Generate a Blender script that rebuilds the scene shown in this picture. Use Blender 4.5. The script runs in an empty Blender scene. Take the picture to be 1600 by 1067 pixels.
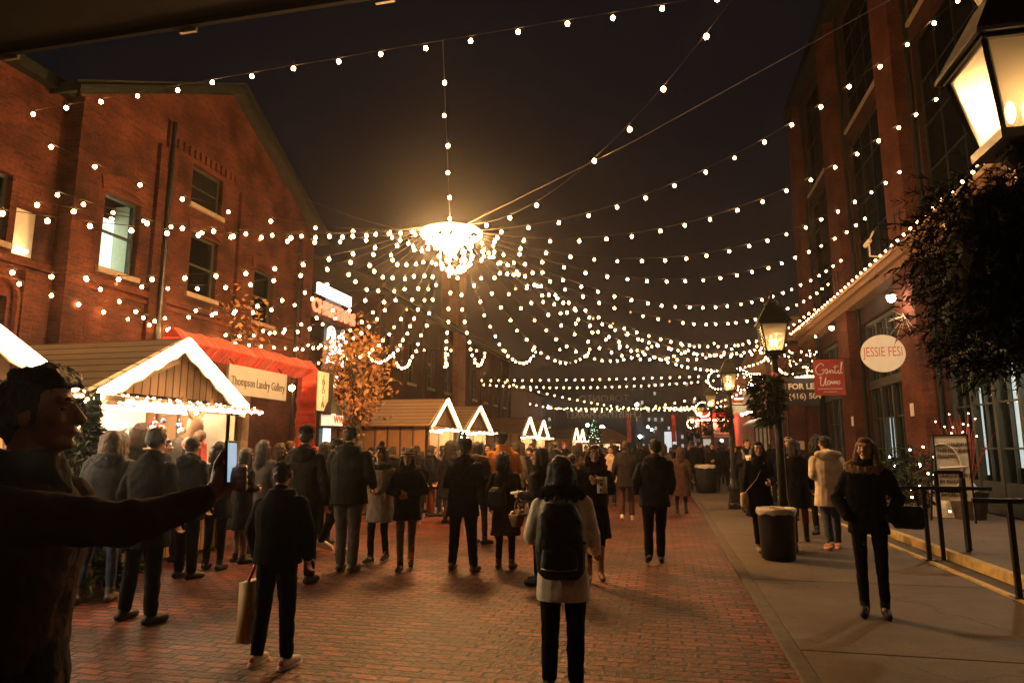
import bpy, bmesh, math, random
import numpy as np
from mathutils import Vector, Matrix, noise
random.seed(11)
R = math.radians
S = bpy.context.scene
COL = S.collection

# ---------------------------------------------------------------- camera model (real metres)
FPX = 1050.0; CX, CY, CH = 800.0, 533.5, 1.6
TH = math.atan(167/FPX); PS = math.atan(237/math.hypot(FPX, 167))
CF = Vector((-math.sin(PS)*math.cos(TH), math.cos(PS)*math.cos(TH), math.sin(TH)))
CR = Vector((math.cos(PS), math.sin(PS), 0))
CU = Vector((math.sin(PS)*math.sin(TH), -math.cos(PS)*math.sin(TH), math.cos(TH)))
EYE = Vector((0, 0, CH))
def ray(px, py): return CF + CR*((px-CX)/FPX) - CU*((py-CY)/FPX)
def hit(px, py, ax, v):
    r = ray(px, py); return EYE + r*((v-EYE[ax])/r[ax])
def onX(px, py, v): return hit(px, py, 0, v)
def onY(px, py, v): return hit(px, py, 1, v)
def onZ(px, py, v): return hit(px, py, 2, v)

# ---------------------------------------------------------------- mesh builder
class MB:
    def __init__(s): s.v = []; s.f = []; s.m = []; s.mi = 0
    def add(s, vs, fs):
        b = len(s.v); s.v.extend(tuple(v) for v in vs)
        for f in fs: s.f.append(tuple(b+i for i in f)); s.m.append(s.mi)
        return s
    def box(s, c, d, rz=0, M=None):
        x, y, z = d[0]/2, d[1]/2, d[2]/2
        vs = [Vector((a, b, e)) for e in (-z, z) for b in (-y, y) for a in (-x, x)]
        if rz: vs = [Matrix.Rotation(rz, 3, 'Z') @ v for v in vs]
        if M: vs = [M @ v for v in vs]
        vs = [v+Vector(c) for v in vs]
        return s.add(vs, [(0,2,3,1),(4,5,7,6),(0,1,5,4),(1,3,7,5),(3,2,6,7),(2,0,4,6)])
    def bx(s, x0, x1, y0, y1, z0, z1):
        return s.box(((x0+x1)/2, (y0+y1)/2, (z0+z1)/2), (x1-x0, y1-y0, z1-z0))
    def bar(s, a, b, w, h=None):
        a, b = Vector(a), Vector(b); d = b-a; L = d.length
        if L < 1e-6: return s
        q = d.to_track_quat('X', 'Z').to_matrix()
        return s.box((a+b)/2, (L, w, h or w), M=q)
    def prism(s, poly, off):
        n = len(poly); off = Vector(off)
        vs = [Vector(p) for p in poly] + [Vector(p)+off for p in poly]
        fs = [tuple(range(n))[::-1], tuple(range(n, 2*n))] + [(i, (i+1) % n, (i+1) % n+n, i+n) for i in range(n)]
        return s.add(vs, fs)
    def tube(s, pts, r, n=6, cap=True):
        pts = [Vector(p) for p in pts]; rs = r if isinstance(r, (list, tuple)) else [r]*len(pts)
        vs = []; fs = []; up = None
        for i, p in enumerate(pts):
            t = (pts[min(i+1, len(pts)-1)]-pts[max(i-1, 0)])
            if t.length < 1e-9: t = Vector((0, 0, 1))
            t.normalize()
            if up is None or abs(up.dot(t)) > .95: up = Vector((0, 0, 1)) if abs(t.z) < .9 else Vector((1, 0, 0))
            a = t.cross(up).normalized(); b = t.cross(a).normalized(); up = -b if False else up
            for k in range(n):
                q = 2*math.pi*k/n; vs.append(p+(a*math.cos(q)+b*math.sin(q))*rs[i])
        for i in range(len(pts)-1):
            for k in range(n):
                fs.append((i*n+k, i*n+(k+1) % n, (i+1)*n+(k+1) % n, (i+1)*n+k))
        if cap: fs += [tuple(range(n))[::-1], tuple((len(pts)-1)*n+k for k in range(n))]
        return s.add(vs, fs)
    def lathe(s, prof, c=(0, 0, 0), n=12):
        c = Vector(c); vs = []; fs = []
        for r, z in prof:
            for k in range(n):
                q = 2*math.pi*k/n+math.pi/n; vs.append(c+Vector((r*math.cos(q), r*math.sin(q), z)))
        for i in range(len(prof)-1):
            for k in range(n): fs.append((i*n+k, i*n+(k+1) % n, (i+1)*n+(k+1) % n, (i+1)*n+k))
        fs += [tuple(range(n))[::-1], tuple((len(prof)-1)*n+k for k in range(n))]
        return s.add(vs, fs)
    def ball(s, c, r, sub=1):
        V, Fc = ICO[sub]; r = r if isinstance(r, (tuple, list)) else (r, r, r)
        return s.add([(c[0]+v[0]*r[0], c[1]+v[1]*r[1], c[2]+v[2]*r[2]) for v in V], Fc)
    def quad(s, a, b, c, d): return s.add([a, b, c, d], [(0, 1, 2, 3)])
    def mesh(s, name, mats, smooth=False):
        me = bpy.data.meshes.new(name); me.from_pydata([tuple(v) for v in s.v], [], s.f)
        for m in (mats if isinstance(mats, (list, tuple)) else [mats]): me.materials.append(m)
        if any(s.m): me.polygons.foreach_set('material_index', s.m)
        bm = bmesh.new(); bm.from_mesh(me); bmesh.ops.recalc_face_normals(bm, faces=bm.faces); bm.to_mesh(me); bm.free()
        if smooth: me.polygons.foreach_set('use_smooth', [True]*len(me.polygons))
        me.update(); return me
    def build(s, name, mats, parent=None, smooth=False, bevel=0):
        o = bpy.data.objects.new(name, s.mesh(name, mats, smooth)); COL.objects.link(o)
        if bevel:
            b = o.modifiers.new('b', 'BEVEL'); b.width = bevel; b.segments = 2; b.limit_method = 'ANGLE'
        if parent is not None:
            o.parent = parent
            if parent.get('_w'): o.matrix_parent_inverse = Matrix.Translation(-root_loc(parent))
        return o

def root_loc(p): return Vector(p['_w'])
def _ico(sub):
    bm = bmesh.new(); bmesh.ops.create_icosphere(bm, subdivisions=sub+1, radius=1)
    V = [tuple(v.co) for v in bm.verts]; Fc = [tuple(v.index for v in f.verts) for f in bm.faces]; bm.free(); return V, Fc
ICO = {0: _ico(0), 1: _ico(1), 2: _ico(2)}

def tag(o, label=None, cat=None, group=None, kind=None):
    if label: o['label'] = label
    if cat: o['category'] = cat
    if group: o['group'] = group
    if kind: o['kind'] = kind
    return o
def thing(name, label, cat, loc=(0, 0, 0), group=None, world=True, rz=0):
    """Empty at the base of a thing. world=True: the parts are modelled in world metres."""
    o = bpy.data.objects.new(name, None); COL.objects.link(o); o.empty_display_size = .2
    o.location = loc; o.rotation_euler = (0, 0, rz)
    tag(o, label, cat, group)
    if world: o['_w'] = list(loc)
    return o
def dup(o, parent=None, **kw):
    c = o.copy(); COL.objects.link(c)
    if parent is not None: c.parent = parent
    for ch in list(o.children): dup(ch, c)
    return c
def put(root, loc, rz=0, label=None, group=None, sc=1):
    root.location = loc; root.rotation_euler = (0, 0, rz); root.scale = (sc, sc, sc)
    if label: root['label'] = label
    if group: root['group'] = group
    return root

# ---------------------------------------------------------------- materials
def nt(name):
    m = bpy.data.materials.new(name); m.use_nodes = True
    t = m.node_tree; return m, t, t.nodes['Principled BSDF']
def L(t, a, b): t.links.new(a, b)
def col(c): return (c[0], c[1], c[2], 1)
def mat(name, c, rough=.6, metal=0, var=.25, scale=6, bump=.15, c2=None, coat=0, sheen=0):
    m, t, p = nt(name); p.inputs['Roughness'].default_value = rough; p.inputs['Metallic'].default_value = metal
    g = t.nodes.new('ShaderNodeNewGeometry'); n = t.nodes.new('ShaderNodeTexNoise'); n.inputs['Scale'].default_value = scale
    n.inputs['Detail'].default_value = 5; tc = t.nodes.new('ShaderNodeTexCoord'); L(t, tc.outputs['Object'], n.inputs['Vector'])
    mx = t.nodes.new('ShaderNodeMix'); mx.data_type = 'RGBA'
    d = c2 or tuple(x*(1-var) for x in c); e = c if c2 else tuple(min(1, x*(1+var)) for x in c)
    mx.inputs[6].default_value = col(d); mx.inputs[7].default_value = col(e)
    cr = t.nodes.new('ShaderNodeMapRange'); cr.inputs[1].default_value = .3; cr.inputs[2].default_value = .7
    L(t, n.outputs[0], cr.inputs[0]); L(t, cr.outputs[0], mx.inputs[0]); L(t, mx.outputs[2], p.inputs['Base Color'])
    if bump:
        b = t.nodes.new('ShaderNodeBump'); b.inputs['Strength'].default_value = bump; b.inputs['Distance'].default_value = .02
        n2 = t.nodes.new('ShaderNodeTexNoise'); n2.inputs['Scale'].default_value = scale*4; n2.inputs['Detail'].default_value = 4
        L(t, tc.outputs['Object'], n2.inputs['Vector']); L(t, n2.outputs[0], b.inputs['Height']); L(t, b.outputs[0], p.inputs['Normal'])
    if coat: p.inputs['Coat Weight'].default_value = coat
    if sheen: p.inputs['Sheen Weight'].default_value = sheen; p.inputs['Sheen Roughness'].default_value = .4
    return m
def emit(name, c, s, sample=True):
    m, t, p = nt(name); p.inputs['Base Color'].default_value = (.8, .8, .8, 1)
    p.inputs['Emission Color'].default_value = col(c); p.inputs['Emission Strength'].default_value = s
    m.cycles.emission_sampling = 'AUTO' if sample else 'NONE'
    return m
def brickmat(name, c1, c2, mortar, bw=.215, rh=.073, ms=.011, ground=False, rough=.8, bump=.5, wear=.35):
    m, t, p = nt(name); N = t.nodes
    g = N.new('ShaderNodeNewGeometry'); sp = N.new('ShaderNodeSeparateXYZ'); L(t, g.outputs['Position'], sp.inputs[0])
    cb = N.new('ShaderNodeCombineXYZ')
    wob = N.new('ShaderNodeTexNoise'); wob.inputs['Scale'].default_value = 3.5; wob.inputs['Detail'].default_value = 2
    L(t, g.outputs['Position'], wob.inputs['Vector'])
    if ground:
        L(t, sp.outputs[0], cb.inputs[0]); L(t, sp.outputs[1], cb.inputs[1]); amp = .035
    else:
        a = N.new('ShaderNodeMath'); L(t, sp.outputs[0], a.inputs[0]); L(t, sp.outputs[1], a.inputs[1])
        L(t, a.outputs[0], cb.inputs[0]); L(t, sp.outputs[2], cb.inputs[1]); amp = .012
    vm = N.new('ShaderNodeVectorMath'); vm.operation = 'MULTIPLY_ADD'; L(t, wob.outputs['Color'], vm.inputs[0])
    vm.inputs[1].default_value = (amp, amp, 0); L(t, cb.outputs[0], vm.inputs[2])
    b = N.new('ShaderNodeTexBrick'); L(t, vm.outputs[0], b.inputs['Vector'])
    b.inputs['Scale'].default_value = 1; b.inputs['Brick Width'].default_value = bw; b.inputs['Row Height'].default_value = rh
    b.inputs['Mortar Size'].default_value = ms; b.inputs['Mortar Smooth'].default_value = .3; b.inputs['Bias'].default_value = 0
    b.inputs['Color1'].default_value = col(c1); b.inputs['Color2'].default_value = col(c2); b.inputs['Mortar'].default_value = col(mortar)
    big = N.new('ShaderNodeTexNoise'); big.inputs['Scale'].default_value = 1.1 if not ground else .8; big.inputs['Detail'].default_value = 6
    L(t, g.outputs['Position'], big.inputs['Vector'])
    mr = N.new('ShaderNodeMapRange'); mr.inputs[1].default_value = .32; mr.inputs[2].default_value = .68
    mr.inputs[3].default_value = 1-wear; mr.inputs[4].default_value = 1+wear; L(t, big.outputs[0], mr.inputs[0])
    fine = N.new('ShaderNodeTexNoise'); fine.inputs['Scale'].default_value = 22; fine.inputs['Detail'].default_value = 4; L(t, g.outputs['Position'], fine.inputs['Vector'])
    mr2 = N.new('ShaderNodeMapRange'); mr2.inputs[1].default_value = .3; mr2.inputs[2].default_value = .7; mr2.inputs[3].default_value = .7; mr2.inputs[4].default_value = 1.3
    L(t, fine.outputs[0], mr2.inputs[0])
    mm = N.new('ShaderNodeMath'); mm.operation = 'MULTIPLY'; L(t, mr.outputs[0], mm.inputs[0]); L(t, mr2.outputs[0], mm.inputs[1])
    v2 = N.new('ShaderNodeVectorMath'); v2.operation = 'SCALE'; L(t, b.outputs['Color'], v2.inputs[0]); L(t, mm.outputs[0], v2.inputs['Scale'])
    L(t, v2.outputs[0], p.inputs['Base Color'])
    h = N.new('ShaderNodeMath'); h.operation = 'MULTIPLY_ADD'; L(t, b.outputs['Fac'], h.inputs[0]); h.inputs[1].default_value = -1.0
    L(t, mr2.outputs[0], h.inputs[2])
    bp = N.new('ShaderNodeBump'); bp.inputs['Strength'].default_value = bump; bp.inputs['Distance'].default_value = .02
    L(t, h.outputs[0], bp.inputs['Height']); L(t, bp.outputs[0], p.inputs['Normal'])
    rr = N.new('ShaderNodeMapRange'); rr.inputs[3].default_value = rough-.15; rr.inputs[4].default_value = min(1, rough+.15); L(t, fine.outputs[0], rr.inputs[0])
    L(t, rr.outputs[0], p.inputs['Roughness']); return m
def woodmat(name, c, dark, pitch=.16, axis='z', rough=.65):
    """boards: a dark joint every `pitch` metres along one world axis, grain along the others"""
    m, t, p = nt(name); N = t.nodes
    g = N.new('ShaderNodeNewGeometry'); sp = N.new('ShaderNodeSeparateXYZ'); L(t, g.outputs['Position'], sp.inputs[0])
    i = 'xyz'.index(axis)
    dv = N.new('ShaderNodeMath'); dv.operation = 'DIVIDE'; L(t, sp.outputs[i], dv.inputs[0]); dv.inputs[1].default_value = pitch
    fr = N.new('ShaderNodeMath'); fr.operation = 'FRACT'; L(t, dv.outputs[0], fr.inputs[0])
    fl = N.new('ShaderNodeMath'); fl.operation = 'FLOOR'; L(t, dv.outputs[0], fl.inputs[0])
    wn = N.new('ShaderNodeTexWhiteNoise'); wn.noise_dimensions = '1D'; L(t, fl.outputs[0], wn.inputs['W'])
    st = N.new('ShaderNodeVectorMath'); st.operation = 'MULTIPLY'; L(t, g.outputs['Position'], st.inputs[0])
    k = [3, 3, 3]; k[i] = 30; st.inputs[1].default_value = k
    n = N.new('ShaderNodeTexNoise'); n.inputs['Scale'].default_value = 1.6; n.inputs['Detail'].default_value = 6; L(t, st.outputs[0], n.inputs['Vector'])
    a = N.new('ShaderNodeMath'); a.operation = 'MULTIPLY_ADD'; L(t, wn.outputs[0], a.inputs[0]); a.inputs[1].default_value = .55; L(t, n.outputs[0], a.inputs[2])
    mx = N.new('ShaderNodeMix'); mx.data_type = 'RGBA'; mx.inputs[6].default_value = col(tuple(x*.55 for x in c)); mx.inputs[7].default_value = col(c)
    mr = N.new('ShaderNodeMapRange'); mr.inputs[1].default_value = .3; mr.inputs[2].default_value = 1.1; L(t, a.outputs[0], mr.inputs[0]); L(t, mr.outputs[0], mx.inputs[0])
    gp = N.new('ShaderNodeMapRange'); gp.inputs[1].default_value = .06; gp.inputs[2].default_value = .2; L(t, fr.outputs[0], gp.inputs[0])
    m2 = N.new('ShaderNodeMix'); m2.data_type = 'RGBA'; m2.inputs[6].default_value = col(dark); L(t, gp.outputs[0], m2.inputs[0]); L(t, mx.outputs[2], m2.inputs[7])
    L(t, m2.outputs[2], p.inputs['Base Color']); p.inputs['Roughness'].default_value = rough
    b = N.new('ShaderNodeBump'); b.inputs['Strength'].default_value = .6; b.inputs['Distance'].default_value = .02; L(t, gp.outputs[0], b.inputs['Height']); L(t, b.outputs[0], p.inputs['Normal'])
    return m
def glassmat(name, tint, refl=.12, diff=.1, rough=.03):
    m, t, p = nt(name); N = t.nodes; N.remove(p); out = N['Material Output']
    tr = N.new('ShaderNodeBsdfTransparent'); tr.inputs[0].default_value = col(tint)
    gl = N.new('ShaderNodeBsdfGlossy'); gl.inputs['Roughness'].default_value = rough
    tl = N.new('ShaderNodeBsdfTranslucent'); tl.inputs[0].default_value = (.8, .72, .55, 1)
    a = N.new('ShaderNodeMixShader'); a.inputs[0].default_value = diff; L(t, tr.outputs[0], a.inputs[1]); L(t, tl.outputs[0], a.inputs[2])
    fz = N.new('ShaderNodeFresnel'); gq = N.new('ShaderNodeNewGeometry'); mq = N.new('ShaderNodeMath'); mq.operation = 'MULTIPLY_ADD'; L(t, gq.outputs['Backfacing'], mq.inputs[0]); mq.inputs[1].default_value = 1/1.45-1.45; mq.inputs[2].default_value = 1.45; L(t, mq.outputs[0], fz.inputs[0])
    mn = N.new('ShaderNodeMath'); mn.operation = 'MULTIPLY_ADD'; L(t, fz.outputs[0], mn.inputs[0]); mn.inputs[1].default_value = .55; mn.inputs[2].default_value = refl
    b = N.new('ShaderNodeMixShader'); L(t, mn.outputs[0], b.inputs[0]); L(t, a.outputs[0], b.inputs[1]); L(t, gl.outputs[0], b.inputs[2])
    L(t, b.outputs[0], out.inputs[0]); return m

def pavement(name, c):
    m, t, p = nt(name); N = t.nodes; g = N.new('ShaderNodeNewGeometry'); fac = None
    for sc, lo, hi, a, b in ((.55, .35, .65, .72, 1.2), (3.0, .35, .7, .82, 1.12), (38, .3, .7, .8, 1.2)):
        n = N.new('ShaderNodeTexNoise'); n.inputs['Scale'].default_value = sc; n.inputs['Detail'].default_value = 6; L(t, g.outputs['Position'], n.inputs['Vector'])
        r = N.new('ShaderNodeMapRange'); r.inputs[1].default_value = lo; r.inputs[2].default_value = hi; r.inputs[3].default_value = a; r.inputs[4].default_value = b; L(t, n.outputs[0], r.inputs[0])
        if fac is None: fac = r
        else: q = N.new('ShaderNodeMath'); q.operation = 'MULTIPLY'; L(t, fac.outputs[0], q.inputs[0]); L(t, r.outputs[0], q.inputs[1]); fac = q
    v = N.new('ShaderNodeTexVoronoi'); v.inputs['Scale'].default_value = 2.3; L(t, g.outputs['Position'], v.inputs['Vector'])
    r = N.new('ShaderNodeMapRange'); r.inputs[1].default_value = .05; r.inputs[2].default_value = .09; r.inputs[3].default_value = .5; r.inputs[4].default_value = 1; L(t, v.outputs['Distance'], r.inputs[0])
    q = N.new('ShaderNodeMath'); q.operation = 'MULTIPLY'; L(t, fac.outputs[0], q.inputs[0]); L(t, r.outputs[0], q.inputs[1])
    w = N.new('ShaderNodeTexVoronoi'); w.feature = 'DISTANCE_TO_EDGE'; w.inputs['Scale'].default_value = .42
    wn = N.new('ShaderNodeTexNoise'); wn.inputs['Scale'].default_value = 2.5; wn.inputs['Detail'].default_value = 5; L(t, g.outputs['Position'], wn.inputs['Vector'])
    wa = N.new('ShaderNodeVectorMath'); wa.operation = 'MULTIPLY_ADD'; L(t, wn.outputs['Color'], wa.inputs[0]); wa.inputs[1].default_value = (.5, .5, 0); L(t, g.outputs['Position'], wa.inputs[2]); L(t, wa.outputs[0], w.inputs['Vector'])
    r = N.new('ShaderNodeMapRange'); r.inputs[1].default_value = .0; r.inputs[2].default_value = .006; r.inputs[3].default_value = .55; r.inputs[4].default_value = 1; L(t, w.outputs['Distance'], r.inputs[0])
    q2 = N.new('ShaderNodeMath'); q2.operation = 'MULTIPLY'; L(t, q.outputs[0], q2.inputs[0]); L(t, r.outputs[0], q2.inputs[1])
    s = N.new('ShaderNodeVectorMath'); s.operation = 'SCALE'; s.inputs[0].default_value = c; L(t, q2.outputs[0], s.inputs['Scale']); L(t, s.outputs[0], p.inputs['Base Color'])
    b = N.new('ShaderNodeBump'); b.inputs['Strength'].default_value = .35; b.inputs['Distance'].default_value = .01; L(t, q2.outputs[0], b.inputs['Height']); L(t, b.outputs[0], p.inputs['Normal'])
    p.inputs['Roughness'].default_value = .75; return m
WARM = (1.0, .52, .18)
M = dict(
    brick=brickmat('brick_red', (.095, .024, .014), (.05, .014, .010), (.065, .034, .024), wear=.6),
    brick_dark=brickmat('brick_brown', (.055, .018, .012), (.035, .012, .009), (.035, .024, .018)),
    brick_r=brickmat('brick_pilaster', (.135, .034, .019), (.085, .022, .013), (.08, .042, .03)),
    paver=brickmat('street_pavers', (.20, .055, .034), (.05, .015, .011), (.007, .005, .0045), bw=.235, rh=.112, ms=.018, ground=True, rough=.42, bump=1.0, wear=.65),
    concrete=pavement('sidewalk_concrete', (.092, .068, .050)),
    curb=mat('curb_stone', (.07, .055, .045), .8, var=.3, scale=8, bump=.4),
    tread=mat('terrace_tread', (.05, .04, .032), .85, var=.3, scale=5, bump=.3),
    yellow=mat('step_edge_paint', (.46, .33, .13), .7, var=.3, scale=9, bump=.2),
    asphalt=mat('asphalt', (.05, .05, .05), .9, var=.3, scale=3, bump=.3),
    roof=mat('dark_roof', (.03, .032, .03), .75, var=.3, scale=3, bump=.2),
    trim=mat('green_black_trim', (.016, .019, .016), .55, var=.25, scale=5, bump=.1),
    stone=mat('sill_stone', (.30, .24, .18), .8, var=.2, scale=8, bump=.3),
    iron=mat('black_iron', (.012, .012, .012), .4, .3, var=.3, scale=20, bump=.1),
    pole=mat('black_pole', (.014, .015, .014), .38, .2, var=.3, scale=12, bump=.08),
    steel=mat('grey_steel', (.20, .19, .17), .4, .7, var=.2, scale=10, bump=.05),
    paintw=mat('white_painted_wood', (.75, .70, .60), .55, var=.08, scale=14, bump=.15),
    cream=mat('cream_board', (.74, .68, .58), .55, var=.06, scale=6, bump=.05),
    signboard=mat('gallery_board', (.36, .36, .37), .6, var=.08, scale=4, bump=.05),
    signred=mat('red_board', (.34, .025, .02), .5, var=.1, scale=6, bump=.05),
    signblack=mat('black_board', (.012, .012, .013), .5, var=.2, scale=6, bump=.05),
    letter=mat('white_lettering_and_reflection', (.75, .72, .66), .5, var=.05, bump=0),
    letter_brown=mat('brown_lettering', (.22, .12, .05), .5, var=.05, bump=0),
    letter_red=mat('red_lettering', (.55, .12, .06), .5, var=.05, bump=0),
    letter_dark=mat('dark_lettering', (.05, .03, .02), .5, var=.05, bump=0),
    redcloth=mat('red_cloth', (.62, .045, .02), .6, var=.3, scale=3, bump=.9, sheen=.3),
    planks=woodmat('stall_planks', (.34, .19, .09), (.03, .015, .01), .15, 'y'),
    planks_x=woodmat('stall_side_planks', (.36, .19, .085), (.04, .02, .01), .42, 'x'),
    shingle=woodmat('stall_roof_boards', (.30, .19, .10), (.025, .015, .01), .118, 'z'),
    wood=mat('brown_wood', (.22, .12, .06), .6, var=.35, scale=9, bump=.3),
    darkwood=mat('dark_wood', (.05, .03, .02), .6, var=.35, scale=9, bump=.3),
    frame=mat('window_frame_green', (.028, .034, .028), .5, var=.2, scale=6, bump=.1),
    winglass=glassmat('window_glass', (.02, .024, .024), .02, .0),
    shopglass=glassmat('shop_glass', (.75, .78, .72), .02, .0),
    lampglass=glassmat('lantern_glass', (.80, .72, .55), .05, .34, .20),
    dark=mat('dark_interior', (.005, .005, .0055), .9, var=.3, bump=0),
    bag=mat('clear_bin_liner', (.55, .52, .46), .25, var=.15, scale=25, bump=.8),
    needle=mat('pine_needles', (.005, .009, .0045), .7, var=.5, scale=20, bump=0),
    needle2=mat('pine_needles_pale', (.035, .055, .026), .7, var=.5, scale=20, bump=0),
    leaf=mat('dry_leaves', (.36, .16, .055), .6, var=.45, scale=9, bump=0),
    leaf2=mat('dry_leaves_gold', (.46, .24, .09), .6, var=.4, scale=9, bump=0),
    bark=mat('bark', (.06, .04, .028), .9, var=.4, scale=14, bump=.6),
    twig=mat('red_twigs', (.25, .035, .02), .6, var=.3, bump=0),
    kraft=mat('kraft_paper', (.42, .28, .15), .75, var=.12, scale=9, bump=.2),
    bulb=emit('bulb_glow', (1, .48, .155), 115),
    bulb_far=emit('bulb_glow_distant', (1, .54, .19), 45, False),
    bulb_soft=emit('bulb_glow_soft', (1, .50, .17), 34),
    bulb_hub=emit('bulb_glow_hub', (1, .50, .165), 560),
    led=emit('gable_light_tube', (1, .64, .28), 24),
    led_far=emit('gable_light_tube_distant', (1, .66, .30), 18),
    white_l=emit('white_lamp', (.85, .95, 1), 60, False),
    mantle=emit('gas_mantle', (1, .58, .24), 105),
    redneon=emit('red_letter_bulbs', (1, .07, .035), 2.6),
    whiteneon=emit('white_sign_light', (1, .93, .80), 3.5),
    coolwin=emit('lit_window_cool', (.80, 1, .82), 3.5),
    warmwin=emit('lit_window_warm', (1, .62, .28), 1.6),
    bluewin=emit('lit_window_pale', (.75, .85, 1), 1.5),
    dimwin=emit('lit_window_dim', (1, .75, .45), .35),
    phonescreen=emit('phone_screen', (.45, .75, 1), .7),
    fairy=emit('fairy_light', (1, .76, .46), 34, False),
    skin=mat('skin', (.42, .22, .14), .5, var=.08, scale=10, bump=.05),
    lips=mat('lips', (.30, .08, .06), .45, var=.1, bump=0),
    eye=mat('eye_dark', (.02, .015, .012), .15, var=.1, bump=0),
    cable=mat('black_cable', (.02, .016, .014), .6, var=.1, bump=0),
    socket=mat('bulb_socket', (.015, .013, .012), .5, var=.1, bump=0),
    wire=mat('steel_wire', (.10, .08, .06), .4, .5, var=.1, bump=0),
)
for k_ in ('dark', 'roof', 'needle', 'needle2', 'trim', 'brick', 'brick_dark', 'brick_r'): M[k_].node_tree.nodes['Principled BSDF'].inputs['Specular IOR Level'].default_value = .12
M['paver'].node_tree.nodes['Principled BSDF'].inputs['Specular IOR Level'].default_value = .2
_cm = {}
def cloth(c, rough=.95, sheen=.1, bump=.35, scale=9):
    k = tuple(round(x, 4) for x in c)+(rough,)
    if k not in _cm: _cm[k] = mat('cloth_%d' % len(_cm), c, rough, var=.22, scale=scale, bump=bump, sheen=0); _cm[k].node_tree.nodes['Principled BSDF'].inputs['Specular IOR Level'].default_value = .08 if rough > .7 else .3
    return _cm[k]

# ---------------------------------------------------------------- lettering
def text(parent, s, Mx, size, material, name='lettering', align='CENTER', sx=1, ext=.004, bold=0, shear=0):
    cu = bpy.data.curves.new(name, 'FONT'); cu.body = s; cu.size = size; cu.align_x = align; cu.align_y = 'CENTER'
    cu.extrude = ext; cu.offset = bold; cu.resolution_u = 3; cu.shear = shear
    t = bpy.data.objects.new(name, cu); COL.objects.link(t)
    bpy.context.view_layer.update()
    me = bpy.data.meshes.new_from_object(t.evaluated_get(bpy.context.evaluated_depsgraph_get()))
    bpy.data.objects.remove(t); bpy.data.curves.remove(cu)
    me.transform(Mx @ Matrix.Diagonal((sx, 1, 1, 1))); me.materials.clear(); me.materials.append(material)
    o = bpy.data.objects.new(name, me); COL.objects.link(o)
    if parent is not None:
        o.parent = parent
        if parent.get('_w'): o.matrix_parent_inverse = Matrix.Translation(-root_loc(parent))
    return o
def frame_mx(o, xdir, zdir=(0, 0, 1)):
    x = Vector(xdir).normalized(); z = Vector(zdir).normalized(); n = x.cross(z)
    m = Matrix((x, z, n)).transposed().to_4x4(); m.translation = Vector(o); return m
HAZE = .0013; EXPO = -.2
# ================================================================ ground
def struct(o): o['kind'] = 'structure'; return o
b = MB(); b.quad((-250, -60, -.06), (250, -60, -.06), (250, 400, -.06), (-250, 400, -.06)); struct(b.build('ground', M['asphalt']))
b = MB(); b.bx(-13, .87, -6, 78, -.05, 0); struct(b.build('brick_street', M['paver']))
b = MB(); b.bx(.87, 1.0, -6, 78, -.05, .035); struct(b.build('kerb', M['curb'], bevel=.012))
b = MB()
for i in range(28):
    y0 = -6+i*3; b.bx(1.004, 3.55, y0, y0+2.982, -.05, .03)
struct(b.build('sidewalk', M['concrete'], bevel=.006))
b = MB(); b.bx(3.62, 3.86, -6, 36, -.05, .05); tr_ = struct(b.build('terrace_step', M['tread']))
b = MB(); b.bx(3.55, 3.62, -6, 36, -.05, .056); struct(b.build('step_edge_strip', M['yellow'], bevel=.005))
b = MB(); b.bx(3.96, 9, -6, 36, -.05, .17); struct(b.build('terrace', M['concrete']))
b = MB(); b.bx(3.86, 3.96, -6, 36, -.05, .176); struct(b.build('terrace_edge_strip', M['yellow'], bevel=.005))

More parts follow.
